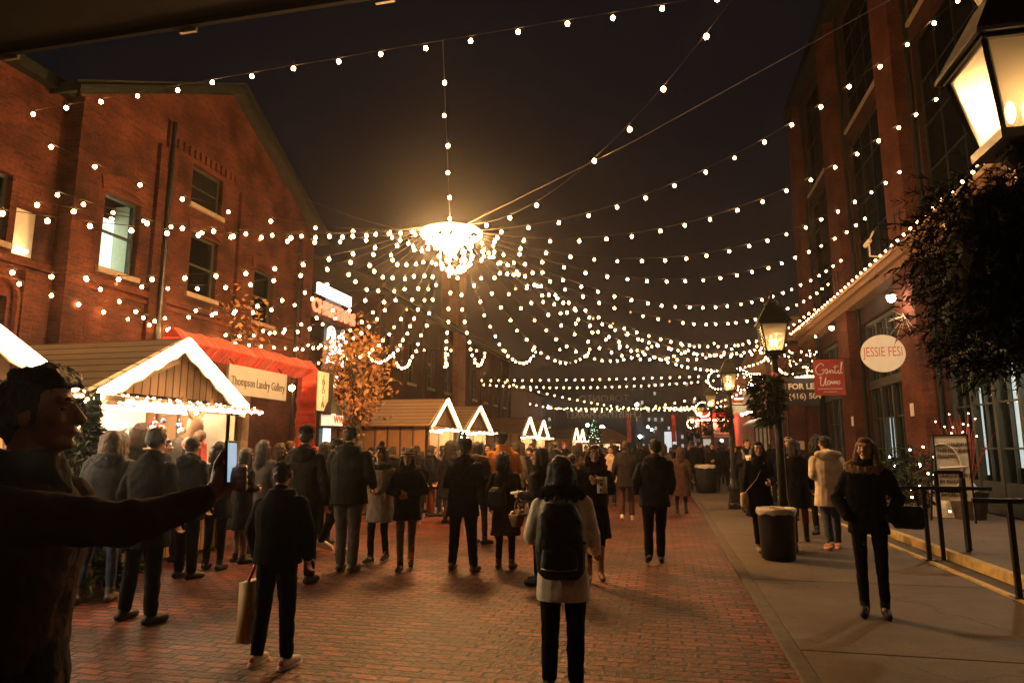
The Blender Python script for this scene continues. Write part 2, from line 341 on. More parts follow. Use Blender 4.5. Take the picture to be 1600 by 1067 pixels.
# ================================================================ facade tool
class Wall:
    """A wall in plane X=c or Y=c with real openings; nrm = outward sign."""
    def __init__(s, ax, c, nrm): s.ax, s.c, s.n = ax, c, nrm
    def P(s, u, z, d=0):
        w = s.c-s.n*d
        return Vector((w, u, z)) if s.ax == 'X' else Vector((u, w, z))
    def wall(s, mb, u0, u1, z0, z1, ops, reveal=.28):
        us = sorted({u0, u1, *[o[0] for o in ops], *[o[1] for o in ops]}); zs = sorted({z0, z1, *[o[2] for o in ops], *[o[3] for o in ops]})
        us = [u for u in us if u0-1e-6 <= u <= u1+1e-6]; zs = [z for z in zs if z0-1e-6 <= z <= z1+1e-6]
        for i in range(len(us)-1):
            for j in range(len(zs)-1):
                cu, cz = (us[i]+us[i+1])/2, (zs[j]+zs[j+1])/2
                if any(o[0] < cu < o[1] and o[2] < cz < o[3] for o in ops): continue
                mb.quad(s.P(us[i], zs[j]), s.P(us[i+1], zs[j]), s.P(us[i+1], zs[j+1]), s.P(us[i], zs[j+1]))
        for a, b_, c, d in [o[:4] for o in ops]:
            q = [(a, c), (b_, c), (b_, d), (a, d)]
            for k in range(4):
                p, r = q[k], q[(k+1) % 4]; mb.quad(s.P(*p), s.P(*r), s.P(*r, reveal), s.P(*p, reveal))
    def box(s, mb, u0, u1, z0, z1, d0, d1):
        a, b_ = s.P(u0, z0, d0), s.P(u1, z1, d1)
        mb.bx(min(a.x, b_.x), max(a.x, b_.x), min(a.y, b_.y), max(a.y, b_.y), min(a.z, b_.z), max(a.z, b_.z))
    def window(s, parent, u0, u1, z0, z1, cols=2, rows=3, d=.16, glass=None, fr=None, sill=True, lit=None, bars=.03, litz=1.0, name='window', lintel=None):
        fr = fr or M['frame']; w = .07
        mb = MB()
        s.box(mb, u0, u0+w, z0, z1, d-.04, d+.06); s.box(mb, u1-w, u1, z0, z1, d-.04, d+.06)
        s.box(mb, u0+w, u1-w, z1-w, z1, d-.04, d+.06); s.box(mb, u0+w, u1-w, z0, z0+w, d-.04, d+.06)
        for i in range(1, cols):
            u = u0+(u1-u0)*i/cols; s.box(mb, u-bars/2, u+bars/2, z0+w, z1-w, d-.025, d+.045)
        for j in range(1, rows):
            z = z0+(z1-z0)*j/rows; s.box(mb, u0+w, u1-w, z-bars/2, z+bars/2, d-.02, d+.04)
        f = mb.build(name, fr, parent)
        g = MB(); s.box(g, u0+w, u1-w, z0+w, z1-w, d+.005, d+.015); g.build('pane', glass or M['winglass'], f)
        if lit:
            g = MB(); s.box(g, u0, u1, z0, z0+(z1-z0)*litz, d+.50, d+.52); g.build('lit_room', lit, f)
            g = MB(); s.box(g, u0, u1, z0-.05, z0, d+.07, d+.50); s.box(g, u0-.04, u0, z0, z1, d+.07, d+.50); s.box(g, u1, u1+.04, z0, z1, d+.07, d+.50)
            g.build('room_wall', M['paintw'], f)
        if sill:
            g = MB(); s.box(g, u0-.08, u1+.08, z0-.11, z0, -.07, .14); g.build('sill', M['stone'], f)
        if lintel:
            g = MB(); n = 8; uc = (u0+u1)/2; hw = (u1-u0)/2+.1; lo = []; hi = []
            for k in range(n+1):
                t = -1+2*k/n; lo.append((uc+hw*t, z1+.0+.16*(1-t*t))); hi.append((uc+(hw+.05)*t, z1+.24+.16*(1-t*t)))
            for k in range(n):
                poly = [s.P(*lo[k], -.035), s.P(*lo[k+1], -.035), s.P(*hi[k+1], -.035), s.P(*hi[k], -.035)]
                g.prism(poly, s.P(0, 0, .02)-s.P(0, 0, -.035))
            s.box(g, u0-.1, u1+.1, z1-.02, z1+.02, -.02, .12)
            g.build('lintel', lintel, f)
        return f

# ================================================================ gabled brick gallery on the left
g1 = thing('gallery_building', 'red brick gabled building on the left with four tall windows and a drainpipe', 'building', (-11, 14.8, 0))
W = Wall('X', -11, 1)
YA, YB, PK, EV, PKZ = 10.2, 19.4, 14.8, 8.55, 11.0
wins = [(11.02, 11.98, 5.22, 6.86), (13.62, 14.64, 5.30, 6.80), (16.25, 17.25, 5.10, 6.62)]
upper = (13.5, 14.66, 7.5, 8.5)
door = (12.75, 15.6, 0, 3.1)
b = MB(); W.wall(b, YA, YB, 0, EV, wins+[upper, door])
b.add([W.P(YA, EV), W.P(YB, EV), W.P(PK, PKZ)], [(0, 1, 2)])
b.bx(-24, -11.9, YA, YB, 0, EV); b.quad(W.P(YB, 0), W.P(YB, 0, 1), W.P(YB, EV, 1), W.P(YB, EV)); b.quad(W.P(YA, 0), W.P(YA, 0, 1), W.P(YA, EV, 1), W.P(YA, EV))
b.build('wall', M['brick'], g1)
b = MB()
for y in (YA+.0, 12.32, 15.35, 18.7):
    W.box(b, y, y+.55, 0, EV-.1 if y < 18 else EV-.3, -.10, .02)
for i in range(12):
    y = 12.9+i*.2; W.box(b, y, y+.11, 8.62, 8.62+.22+.0*i, -.06, .02)
b.build('pilaster', M['brick'], g1)
b = MB(); W.box(b, YA, YB, 4.86, 5.0, -.09, .02); W.box(b, YA, YB, 4.72, 4.80, -.05, .02); b.build('string_course', M['brick_r'], g1)
for i, w in enumerate(wins):
    W.window(g1, *w, cols=1, rows=2, lintel=M['brick_r'], lit=M['coolwin'] if i == 0 else None, litz=.80, glass=M['shopglass'] if i == 0 else None, bars=.05)
f = W.window(g1, *upper, cols=1, rows=2, glass=M['dark'], name='shuttered_window')
b = MB(); th = .16
for sg, y0, y1, z0, z1 in ((0, YA-.45, PK, EV-.25, PKZ+.06), (1, PK, YB+.45, PKZ+.06, EV-.25)):
    b.prism([Vector((-10.62, y0, z0)), Vector((-10.62, y1, z1)), Vector((-10.62, y1, z1+.22)), Vector((-10.62, y0, z0+.22))], (-13, 0, 0))
b.build('roof', M['roof'], g1)
b = MB()
for y0, y1, z0, z1 in ((YA-.45, PK, EV-.33, PKZ-.02), (PK, YB+.45, PKZ-.02, EV-.33)):
    b.prism([Vector((-10.60, y0, z0)), Vector((-10.60, y1, z1)), Vector((-10.60, y1, z1+.2)), Vector((-10.60, y0, z0+.2))], (.06, 0, 0))
b.build('rake_board', M['trim'], g1)
b = MB(); b.tube([(-10.86, 12.62, 9.1), (-10.86, 12.62, .1)], .055, 8)
for z in (2, 4, 6, 8): b.tube([(-10.86, 12.62, z), (-10.86, 12.62, z+.09)], .075, 8)
b.build('drainpipe', M['iron'], g1)
b = MB(); b.tube([(-10.87, 18.35, 8.2), (-10.87, 18.35, .1)], .05, 8); b.build('drainpipe', M['iron'], g1)
# gallery entrance glazing behind the red arch
f = W.window(g1, 12.75, 15.6, 0, 3.1, cols=3, rows=2, glass=M['shopglass'], sill=False, name='entrance', fr=M['darkwood'], lit=M['dimwin'])
b = MB(); W.box(b, 15.75, 16.05, 0, 3.3, -.25, .02); b.build('entrance_pier', M['stone'], g1)
b = MB(); W.box(b, 12.3, 12.6, 0, 3.3, -.25, .02); b.build('entrance_pier', M['stone'], g1)

# lower wing further left
g2 = thing('brick_wing', 'darker lower brick wing at the far left with a blind arch and a glowing niche', 'building', (-11.3, 6, 0))
W2 = Wall('X', -11.25, 1)
b = MB(); W2.wall(b, -2, YA, 0, 8.4, [(8.6, 9.25, 5.2, 6.45), (9.38, 10.0, 5.05, 6.0), (6.6, 7.6, 5.2, 6.45), (8.1, 8.5, 3.3, 4.25), (9.0, 9.4, 3.3, 4.25)], .3)
b.bx(-24, -12.2, -2, YA-.01, 0, 8.4); b.build('wall', M['brick'], g2)
W2.window(g2, 8.6, 9.25, 5.2, 6.45, cols=2, rows=2); W2.window(g2, 6.6, 7.6, 5.2, 6.45, cols=2, rows=2)
b = MB(); W2.box(b, -2, YA-.03, 8.4, 8.62, -.2, 1.2); b.build('parapet', M['trim'], g2)
b = MB(); W2.box(b, -2, YA-.03, 4.86, 5.0, -.09, .02); b.build('string_course', M['brick_r'], g2)
b = MB()
W2.box(b, 9.38, 10.0, 5.05, 6.0, .28, .32); b.build('niche_back', M['cream'], g2)
b = MB(); b.ball(W2.P(9.7, 5.18, .12), (.05, .1, .04)); b.build('niche_lamp', emit('niche_glow', (1, .72, .35), 45), g2)
b = MB()
for u in (8.3, 9.2):
    pts = [W2.P(u+.34*math.cos(a), 4.25+.34*math.sin(a), -.05) for a in [math.pi*k/8 for k in range(9)]]
    b.tube([W2.P(u+.34, 3.3, -.05)]+pts+[W2.P(u-.34, 3.3, -.05)], .06, 6)
    W2.box(b, u-.2, u+.2, 3.3, 4.25, .28, .32)
b.build('blind_arch', M['brick_r'], g2)
b = MB(); W2.box(b, 9.6, 10.15, 0, 4.8, -.12, .02); W2.box(b, 7.2, 7.75, 0, 4.8, -.12, .02); b.build('pilaster', M['brick'], g2)

# dome awning on the left wing
t = thing('dome_awning', 'dark rounded awning on the brick wall above the first stall', 'awning', (-11.2, 8.2, 3))
b = MB(); n = 14
rings = []
for k in range(n+1):
    a = math.pi*k/n; rings.append([Vector((-11.2+.95*math.sin(e)*math.sin(a), 8.0-.95*math.cos(a), 2.95+.62*math.sin(a)*math.cos(e))) for e in [math.pi/2*j/6 for j in range(7)]])
vs = [v for r in rings for v in r]; fs = [(i*7+j, i*7+j+1, (i+1)*7+j+1, (i+1)*7+j) for i in range(n) for j in range(6)]
b.add(vs, fs); o = b.build('canopy', M['iron'], t, smooth=True); sm = o.modifiers.new('s', 'SOLIDIFY'); sm.thickness = .03
b = MB(); b.ball((-10.6, 8.1, 2.92), .045); b.build('lamp', M['fairy'], t)

# overhead conveyor bridge, top left
t = thing('overhead_bridge', 'dark steel conveyor bridge crossing high overhead at the top left', 'bridge', (-5, 7.3, 8))
a = onY(110, 68, 8.2); zz = a.z
b = MB(); b.bx(-11, 7, 6.2, 8.2, zz+.1, zz+2.2); b.build('deck', M['dark'], t)
b = MB(); b.bx(-11, 7, 8.2, 8.28, zz, zz+.25); b.bx(-11, 7, 6.12, 6.2, zz, zz+.25); b.build('girder', M['dark'], t)
for x in (-10.6, -7.2, -3.9, -.4, 3.1): b = MB(); b.bx(x, x+.3, 8.28, 8.33, zz-.05, zz+.5); b.build('bracket', M['steel'], t)
b = MB(); b.tube([(-11, 8.45, zz+.45), (7, 8.45, zz+.45)], .06, 6); b.build('pipe', M['iron'], t)

# long brick warehouse behind, left
g3 = thing('brick_warehouse', 'long dark brick warehouse behind the tree and stalls with a sloping roof edge', 'building', (-11, 36, 0))
W3 = Wall('X', -11, 1); ops = []
for k in range(9):
    y = 25.4+k*2.6; ops += [(y, y+.95, 4.5, 6.4), (y, y+.95, 1.2, 3.2)]
b = MB(); W3.wall(b, 24.6, 48.6, 0, 7.9, ops); b.bx(-22, -11.8, 24.6, 48.6, 0, 7.9)
b.quad((-11, 24.6, 0), (-12, 24.6, 0), (-12, 24.6, 7.9), (-11, 24.6, 7.9)); b.quad((-11, 48.6, 0), (-12, 48.6, 0), (-12, 48.6, 7.9), (-11, 48.6, 7.9))
b.build('wall', M['brick_dark'], g3)
for k, o_ in enumerate(ops): W3.window(g3, *o_, cols=2, rows=3, sill=True, lit=M['warmwin'] if k in (1, 3, 9) else None, glass=M['shopglass'] if k in (1, 3, 9) else None)
b = MB()
for k in range(10):
    y = 24.62+k*2.6; W3.box(b, y, y+.45, 0, 7.6, -.12, .02)
b.build('pilaster', M['brick_dark'], g3)
b = MB(); b.prism([(-10.6, 24.2, 7.85), (-10.6, 24.2, 8.15), (-16.5, 24.2, 10.6), (-22.4, 24.2, 8.15), (-22.4, 24.2, 7.85)], (0, 24.8, 0)); b.build('roof', M['roof'], g3)
b = MB(); b.bx(-10.66, -10.5, 24.2, 49, 7.9, 8.08); b.build('gutter', M['steel'], g3)
b = MB(); b.bx(-11.7, -10.7, 34.6, 36.0, 0, 11.6); b.bx(-11.8, -10.6, 34.5, 36.1, 11.6, 11.8); b.build('chimney', brickmat('chimney_brick', (.34, .13, .07), (.24, .09, .05), (.2, .13, .09)), g3)
# timber shed wall continuing
g4 = thing('timber_shed', 'tall weathered timber clad shed beyond the brick warehouse', 'building', (-11, 55, 0))
b = MB(); b.bx(-20, -11, 48.8, 62, 0, 6.3); b.build('wall', woodmat('weathered_boards', (.16, .085, .05), (.02, .01, .008), .5, 'y'), g4)
b = MB(); b.prism([(-10.7, 48.7, 6.3), (-10.7, 48.7, 6.5), (-20.4, 48.7, 7.4), (-20.4, 48.7, 6.3)], (0, 13.6, 0)); b.build('roof', M['roof'], g4)

# infill between gallery and warehouse (dark yard wall)
t = thing('yard_building', 'low dark brick yard building set back beneath the lit red sign', 'building', (-13, 22, 0))
b = MB(); b.bx(-20, -13, 19.5, 24.5, 0, 5.8); b.build('wall', M['brick_dark'], t)
b = MB(); b.bx(-20.2, -12.8, 19.5, 24.5, 5.8, 6.0); b.build('roof', M['roof'], t)

# ================================================================ right building
rb = thing('warehouse_building', 'tall brick building on the right with pilasters, dark windows and a lit cornice', 'building', (7, 22, 0))
WR = Wall('X', 7.0, -1)
pil = [(-7.1+6.6*k, -5.6+6.6*k) for k in range(7)]   # 12.7..14.2, 19.3..20.8, 25.9..27.4, 32.5..34
ops = []
for k in range(6):
    u0, u1 = pil[k][1], pil[k+1][0]
    ops += [(u0+.35, u1-.35, .17, 5.9), (u0+.4, u1-.4, 7.6, 12.6), (u0+.4, u1-.4, 13.2, 17.6)]
b = MB(); WR.wall(b, -8, 34, 0, 19, ops, .35); b.bx(8.2, 20, -8, 34, 0, 19); b.quad((7, 34, 0), (8.3, 34, 0), (8.3, 34, 19), (7, 34, 19)); b.build('wall', M['brick_dark'], rb)
for u0, u1 in pil:
    b = MB(); b.bx(6.6, 7.02, u0, u1, 0, 18.6); b.bx(6.52, 7.02, u0-.06, u1+.06, 0, .55); b.build('pilaster', M['brick_r'], rb)
    b = MB(); b.tube([(6.93, u0-.22, .2), (6.93, u0-.22, 18.5)], .06, 8)
    b.build('downpipe', M['trim'], rb)
def shopfront(u0, u1, lit):
    # tall glazed opening: panelled door pair in the middle, side lights, transom with panes above
    z0, zt, z1 = .17, 3.75, 5.9
    mb = MB(); d = .2
    n = 4; us = [u0+(u1-u0)*i/n for i in range(n+1)]
    for i, u in enumerate(us): WR.box(mb, u-.07, u+.07, z0, z1, d-.08, d+.08)
    WR.box(mb, u0, u1, z1-.12, z1, d-.085, d+.085); WR.box(mb, u0, u1, zt-.14, zt+.14, d-.12, d+.1); WR.box(mb, u0, u1, z0, z0+.7, d-.06, d+.06)
    for i in range(n):
        c = (us[i]+us[i+1])/2; WR.box(mb, c-.02, c+.02, z0+.7, z1-.12, d-.03, d+.03)
        for z in (1.6, 2.6, 4.7): WR.box(mb, us[i]+.07, us[i+1]-.07, z-.02, z+.02, d-.028, d+.028)
    f = mb.build('shop_window', M['frame'], rb)
    g = MB(); WR.box(g, u0, u1, z0+.7, z1-.1, d+.03, d+.04); g.build('pane', M['shopglass'], f)
    # interior: pale curtains/lit strips seen through the glass
    g = MB(); WR.box(g, u0-.1, u1+.1, 0, 6, 1.15, 1.2); WR.box(g, u0-.1, u0-.05, 0, 6, .36, 1.15); WR.box(g, u1+.05, u1+.1, 0, 6, .36, 1.15); g.build('back_wall', M['dark'], f)
    for (a, w_, zz0, zz1, m_) in lit:
        g = MB(); WR.box(g, u0+a, u0+a+w_, zz0, zz1, .27, .30); g.build('lit_panel', m_, f)
for k in range(6):
    u0, u1 = pil[k][1]+.35, pil[k+1][0]-.35
    if k == 3: lit = [(.12, .30, 1.0, 3.4, M['bluewin']), (.62, .42, 1.0, 3.5, M['bluewin']), (1.25, .42, 1.2, 3.4, M['bluewin']), (2.2, .36, 1.0, 3.2, M['bluewin']), (.6, .5, 4.1, 4.9, M['dimwin']), (1.5, .7, 4.2, 4.9, M['dimwin']), (3.2, .12, 1, 3, M['bluewin'])]
    elif k == 4: lit = [(.5, .12, 1.0, 3.0, M['warmwin']), (1.1, .16, 1.0, 3.2, M['warmwin']), (2.9, .3, 1.1, 2.6, M['bluewin'])]
    else: lit = [(.8, .3, 1.0, 3.0, M['dimwin']), (2.4, .2, 1.2, 3.2, M['bluewin'])]
    shopfront(u0, u1, lit)
    for z0, z1 in ((7.6, 12.6), (13.2, 17.6)):
        WR.window(rb, pil[k][1]+.4, pil[k+1][0]-.4, z0, z1, cols=4, rows=4, fr=M['trim'], sill=True)
b = MB(); b.bx(6.42, 7.02, -8, 34.6, 6.78, 6.98); b.bx(6.36, 7.02, -8, 34.6, 6.98, 7.06); b.bx(6.56, 7.02, -8, 34.6, 6.5, 6.78); b.build('cornice', M['wood'], rb)
b = MB(); b.bx(6.5, 7.02, -8, 34, 17.9, 18.5); b.build('roof_cornice', M['trim'], rb)
# balcony rail brackets on the pilasters above the cornice
b = MB()
for u0, u1 in pil[3:6]:
    for y in (u0-.3, u0+.1): b.tube([(6.35, y, 7.05), (6.35, y, 7.9), (6.58, y, 7.95)], .018, 5)
    b.tube([(6.35, u0-.3, 7.85), (6.35, u0+.1, 7.85)], .018, 5)
b.build('iron_bracket', M['iron'], rb)
# white security camera bracket on the cornice
t = thing('wall_camera', 'small white camera bracket on the cornice of the right building', 'camera', (6.3, 21.7, 7.6))
p = onX(1358, 385, 6.25)
b = MB(); b.tube([p+Vector((.3, 0, -.35)), p+Vector((0, 0, -.3)), p+Vector((0, 0, .15)), p+Vector((0, -.5, .3))], .03, 6); b.build('arm', M['paintw'], t)
b = MB(); b.tube([p+Vector((0, -.1, .15)), p+Vector((0, .35, .12))], .07, 8); b.build('camera_body', M['paintw'], t)

# brick volume projecting beyond (faces the camera)
t = thing('brick_annex', 'brick annex wall facing the street behind the black lease board', 'building', (6, 36, 0))
b = MB(); b.bx(5.55, 13, 34.7, 38.5, 0, 6.6); b.build('wall', M['brick_r'], t)
b = MB(); b.bx(5.45, 13, 34.6, 38.6, 6.6, 6.8); b.build('coping', M['trim'], t)
b = MB(); b.bx(6.1, 6.55, 34.62, 34.7, 1.55, 1.95); b.build('notice', M['cream'], t)
# orange lit gabled building
t = thing('gabled_shop_building', 'tall orange lit gable end rising behind the street lamps on the right', 'building', (8, 47, 0))
b = MB(); b.bx(5.9, 16, 46.5, 62, 0, 7.0); b.prism([(5.9, 46.5, 7.0), (10.9, 46.5, 7.0), (9.6, 46.5, 10.2), (7.6, 46.5, 10.2)], (0, 15, 0)); b.build('wall', brickmat('orange_brick', (.50, .22, .10), (.40, .16, .08), (.3, .2, .12)), t)
b = MB(); b.bx(5.8, 16, 46.38, 46.5, 6.9, 7.1); b.build('band', M['stone'], t)
# pale shopfront with greenish windows
t = thing('pale_shopfront', 'pale low shopfront with greenish lit windows and a white fascia', 'building', (6, 42, 0))
WS = Wall('X', 5.75, -1); b = MB(); ops = [(39.2+1.75*k, 40.7+1.75*k, .7, 2.9) for k in range(4)]
WS.wall(b, 38.7, 46.3, 0, 3.7, ops); b.bx(6.9, 9, 38.7, 46.3, 0, 3.7); b.quad((5.75, 38.7, 0), (6.95, 38.7, 0), (6.95, 38.7, 3.7), (5.75, 38.7, 3.7)); b.build('wall', M['brick_r'], t)
gw = emit('green_window', (.85, .9, .55), .55)
for o_ in ops: WS.window(t, *o_, cols=3, rows=2, lit=gw, glass=M['shopglass'], fr=M['cream'], d=.1)
b = MB(); b.prism([(5.75, 38.6, 3.55), (5.1, 38.6, 3.15), (5.1, 38.6, 3.05), (5.75, 38.6, 3.0)], (0, 7.8, 0)); b.build('fascia', M['paintw'], t)
b = MB()
for y in (39.5, 41.3, 43.4, 45.6): b.ball((5.0, y, 3.75), .10)
b.build('fascia_lamp', emit('fascia_lamp', (1, .85, .6), 70), t)
# red lit beer hall at the end of the right side
t = thing('beer_hall', 'red lit beer hall front with a cream sign board over its entrance', 'building', (4.5, 60, 0))
b = MB(); b.bx(2.9, 5.7, 60, 70, 0, 4.6); b.bx(5.72, 7.4, 62.2, 70, 0, 6.2); b.build('wall', M['signred'], t)
b = MB(); b.bx(2.8, 5.8, 59.85, 70.1, 4.6, 4.8); b.build('coping', M['trim'], t)
WB = Wall('Y', 59.95, -1)
bm_ = MB(); bm_.bx(2.95, 3.1, 59.7, 59.9, 0, 2.7); bm_.bx(5.5, 5.62, 59.7, 59.9, 0, 2.7); bm_.bx(2.95, 5.62, 59.7, 59.9, 2.55, 2.7); bm_.build('door_frame', M['cream'], t)
bm_ = MB(); bm_.bx(3.15, 5.45, 59.9, 59.97, 0, 2.5); bm_.build('doorway', M['darkwood'], t)
bm_ = MB(); bm_.bx(3.3, 4.1, 59.85, 59.9, 1.75, 2.4); bm_.build('menu_panel', emit('menu_panel', (.5, .62, .6), .5), t)
bm_ = MB(); bm_.bx(4.5, 4.95, 59.85, 59.9, 1.8, 1.9); bm_.ball((4.8, 59.8, 2.25), .13); bm_.build('door_lamp', emit('door_lamp', (1, .9, .75), 9), t)
bm_ = MB(); bm_.prism([(2.75, 59.5, 2.8), (5.6, 59.5, 2.8), (5.6, 59.5, 3.55), (4.4, 59.5, 3.75), (2.75, 59.5, 3.75)], (0, .12, 0)); sb = bm_.build('sign_board', M['cream'], t)
text(t, 'BIERGARTEN', frame_mx((4.2, 59.48, 3.08), (1, 0, 0)), .42, M['letter_dark'], bold=.008)
bm_ = MB(); bm_.tube([(2.9, 58.9, 3.9), (5.5, 58.9, 3.9)], .04, 6); bm_.build('sign_light', emit('hall_sign_light', (1, .75, .45), 26), t)
bm_ = MB(); bm_.bx(2.85, 5.7, 59.3, 59.36, 3.95, 4.0)
for x in (3.2, 3.9, 4.6, 5.3): bm_.ball((x, 59.3, 4.05), .07)
bm_.build('red_flood', emit('red_flood', (1, .08, .04), 260), t)

# city beyond the end of the street
def tower(x, y, w, d, h, name, label, seed, dens=.25):
    rr = random.Random(seed); t = thing(name, label, 'tower', (x, y, 0))
    b = MB(); b.bx(x-w/2, x+w/2, y, y+d, 0, h); b.build('wall', M['roof'], t)
    b = MB(); nn = 0
    for i in range(int(w/2.2)):
        for j in range(int(h/3)):
            if rr.random() < dens:
                xx = x-w/2+.6+i*2.2; b.bx(xx, xx+.75, y-.06, y, 2+j*3, 3.1+j*3); nn += 1
    o = b.build('window', emit('tower_window_%d' % seed, (1, .92, .75), .7, False), t); o['kind'] = 'stuff'
tower(2, 240, 24, 20, 24, 'apartment_tower', 'distant dark tower with scattered lit windows at the end of the street', 1, .28)
tower(-24, 230, 30, 20, 15, 'office_block', 'low distant dark block with a few lit windows behind the kiosk', 2, .1)
tower(28, 260, 18, 20, 17, 'office_block', 'distant dark block with sparse lit windows behind the beer hall', 3, .14)
# ================================================================ market stalls
def stall(yc, label, near=False, W_=3.25, eave=2.36, ridge=3.14, depth=3.2, far=False):
    x1 = -7.0; x0 = x1-depth; y0, y1 = yc-W_/2, yc+W_/2; hw = W_/2
    t = thing('market_stall', label, 'market stall', (-8.5, yc, 0), 'market stalls along the left side')
    b = MB(); ov = .12
    for sg in (-1, 1):
        ye = yc+sg*(hw+ov); ze = eave-.08
        b.prism([(x0-.1, yc, ridge), (x0-.1, ye, ze), (x0-.1, ye, ze+.06), (x0-.1, yc, ridge+.07)], (depth+.18, 0, 0))
    b.build('roof', M['shingle'], t)
    b = MB()
    b.bx(x0, x0+.05, y0+.1, y1-.1, 0, eave); b.bx(x0+.05, x1-.05, y0+.1, y0+.15, 0, eave-.06); b.bx(x0+.05, x1-.05, y1-.15, y1-.1, 0, eave-.06)
    b.build('side_wall', M['planks_x'], t)
    b = MB(); g = [(x1-.03, y0+.1, eave-.02), (x1-.03, y1-.1, eave-.02), (x1-.03, yc, ridge-.05)]; b.prism(g, (-.05, 0, 0)); b.build('gable', M['planks'], t)
    b = MB()
    for y in (y0+.1, y1-.2): b.bx(x1-.1, x1, y, y+.1, 0, eave-.05)
    b.bx(x1-.1, x1+.01, y0+.2, y1-.2, eave-.2, eave-.06); b.bar((x1+.02, y0+.5, eave+.05), (x1+.02, yc, ridge-.25), .06, .09); b.build('post', M['wood'], t)
    b = MB(); b.bx(x1-.12, x1-.06, y0+.2, y1-.2, .05, .92); b.build('counter_front', M['planks'], t)
    b = MB(); b.bx(x1-.5, x1+.12, y0+.16, y1-.16, .92, .98); b.build('counter', M['wood'], t)
    b = MB(); b.prism([(x1+.0, 0, eave-.06), (x1+.52, 0, eave-.13), (x1+.52, 0, eave-.20), (x1+.0, 0, eave-.13)], (0, W_, 0))
    b.v = [(v[0], v[1]+y0, v[2]) for v in b.v]; aw = b.build('awning', M['planks'], t)
    # scalloped barge boards carrying the light tube along the gable
    b = MB()
    for sg in (-1, 1):
        A = Vector((x1+.12, yc+sg*(hw+.08), eave-.08)); B_ = Vector((x1+.12, yc, ridge+.06)); n = 18 if near else 6
        up = []; lo = []
        for k in range(n+1):
            p = A.lerp(B_, k/n); up.append(p); w = .17+(.05*abs(math.sin(k/n*math.pi*5)) if near else 0); lo.append(p-Vector((0, 0, w)))
        for k in range(n): b.prism([lo[k], lo[k+1], up[k+1], up[k]], (.03, 0, 0))
    b.build('bargeboard', M['paintw'], t)
    lm = M['led_far'] if far else M['led']
    b = MB()
    for sg in (-1, 1):
        A = Vector((x1+.20, yc+sg*(hw+.06), eave-.06)); B_ = Vector((x1+.20, yc, ridge+.05))
        r = .035 if near else (.028 if not far else .05)
        b.tube([A, B_], r, 6)
        if near: b.tube([A-Vector((0, 0, .09)), B_-Vector((0, 0, .12))], .028, 6)
    b.build('light_tube', lm, t)
    # shelves, interior tube
    b = MB(); b.bx(x1-1.6, x1-1.55, y0+.2, y1-.2, .98, eave-.1); b.bx(x1-1.55, x1-.13, y0+.16, y1-.16, eave-.1, eave-.07)
    for z in (1.3, 1.65): b.bx(x1-1.55, x1-1.25, y0+.3, y1-.3, z, z+.03)
    b.build('shelf', M['paintw'], t)
    b = MB(); b.tube([(x1-.35, y0+.4, eave-.2), (x1-.35, y1-.4, eave-.2)], .03, 6); b.build('ceiling_light', emit('stall_light', (1, .74, .44), 42 if near else 48) if False else M['stall_l'], t)
    b = MB(); b.tube([(x1+.30, y0+.15, eave-.19), (x1+.30, y1-.15, eave-.19)], .014, 5); b.build('awning_fill_tube', M['awn_fill'], t)  # extra tube, added to brighten the goods, faces and paving in front
    # fairy lights on the awning edge
    b = MB(); n = 40 if near else 16
    for k in range(n):
        y = y0+W_*(k+.5)/n; b.ball((x1+.54, y, eave-.18+.02*math.sin(k*2.1)), .020 if near else .018, 0)
        if near: b.ball((x1+.3+.1*math.sin(k), y, eave-.10), .017, 0)
    o = b.build('fairy_lights', M['fairy'], t); o['kind'] = 'stuff'
    return t
M['stall_l'] = emit('stall_light', (1, .74, .44), 260)
M['awn_fill'] = emit('awning_fill_tube', (1, .70, .38), 70)
stalls = []
stall(5.0, 'market stall whose lit gable slope pokes in at the left edge of the photo', near=True)
stall(8.55, 'large near market stall with a scalloped glowing gable and ornaments behind the counter', near=True, W_=2.95)
stall(21.0, 'market stall with orange plank side wall and bright gable behind the walking couple', W_=2.7, depth=4.3)
stall(25.05, 'market stall with glowing gable just behind the orange plank stall', W_=3.3)
stall(34.95, 'distant market stall, nearer of the middle pair of glowing gables', W_=3.1, far=True)
stall(39.1, 'distant market stall, farther of the middle pair of glowing gables', W_=3.1, far=True)
stall(54.5, 'tiny farthest pair of gables, nearer market stall', W_=3.0, far=True)
stall(58.7, 'tiny farthest pair of gables, last market stall of the row', W_=3.0, far=True)

# goods in the near stall
rr = random.Random(4)
cols = [('red', mat('red_bauble', (.55, .02, .02), .2, .3, var=.1, bump=0)), ('blue', mat('blue_bauble', (.06, .12, .35), .2, .3, var=.1, bump=0)), ('white', mat('white_bauble', (.8, .78, .72), .25, .2, var=.05, bump=0)), ('gold', mat('gold_bauble', (.6, .36, .1), .2, .6, var=.1, bump=0))]
for i in range(44):
    nm, mt = cols[[0, 2, 1, 0, 2, 3][i % 6]]
    y = 8.0+rr.random()*1.75; z = 1.58+rr.random()*.42
    b = MB(); b.ball((0, 0, 0), rr.choice((.035, .045, .055)), 1); b.tube([(0, 0, .03), (0, 0, .10)], .006, 4)
    o = b.build('bauble', mt, smooth=True); o.location = (-7.15-.35*rr.random(), y, z)
    tag(o, '%s glass bauble among those hanging under the near stall awning' % nm, 'ornament', '%s baubles hanging in the near stall' % nm)
b = MB(); b.bx(-7.42, -7.36, 7.35, 7.72, 1.2, 1.95); t = b.build('price_board', M['paintw']); tag(t, 'white board standing at the left end of the near stall counter', 'board')
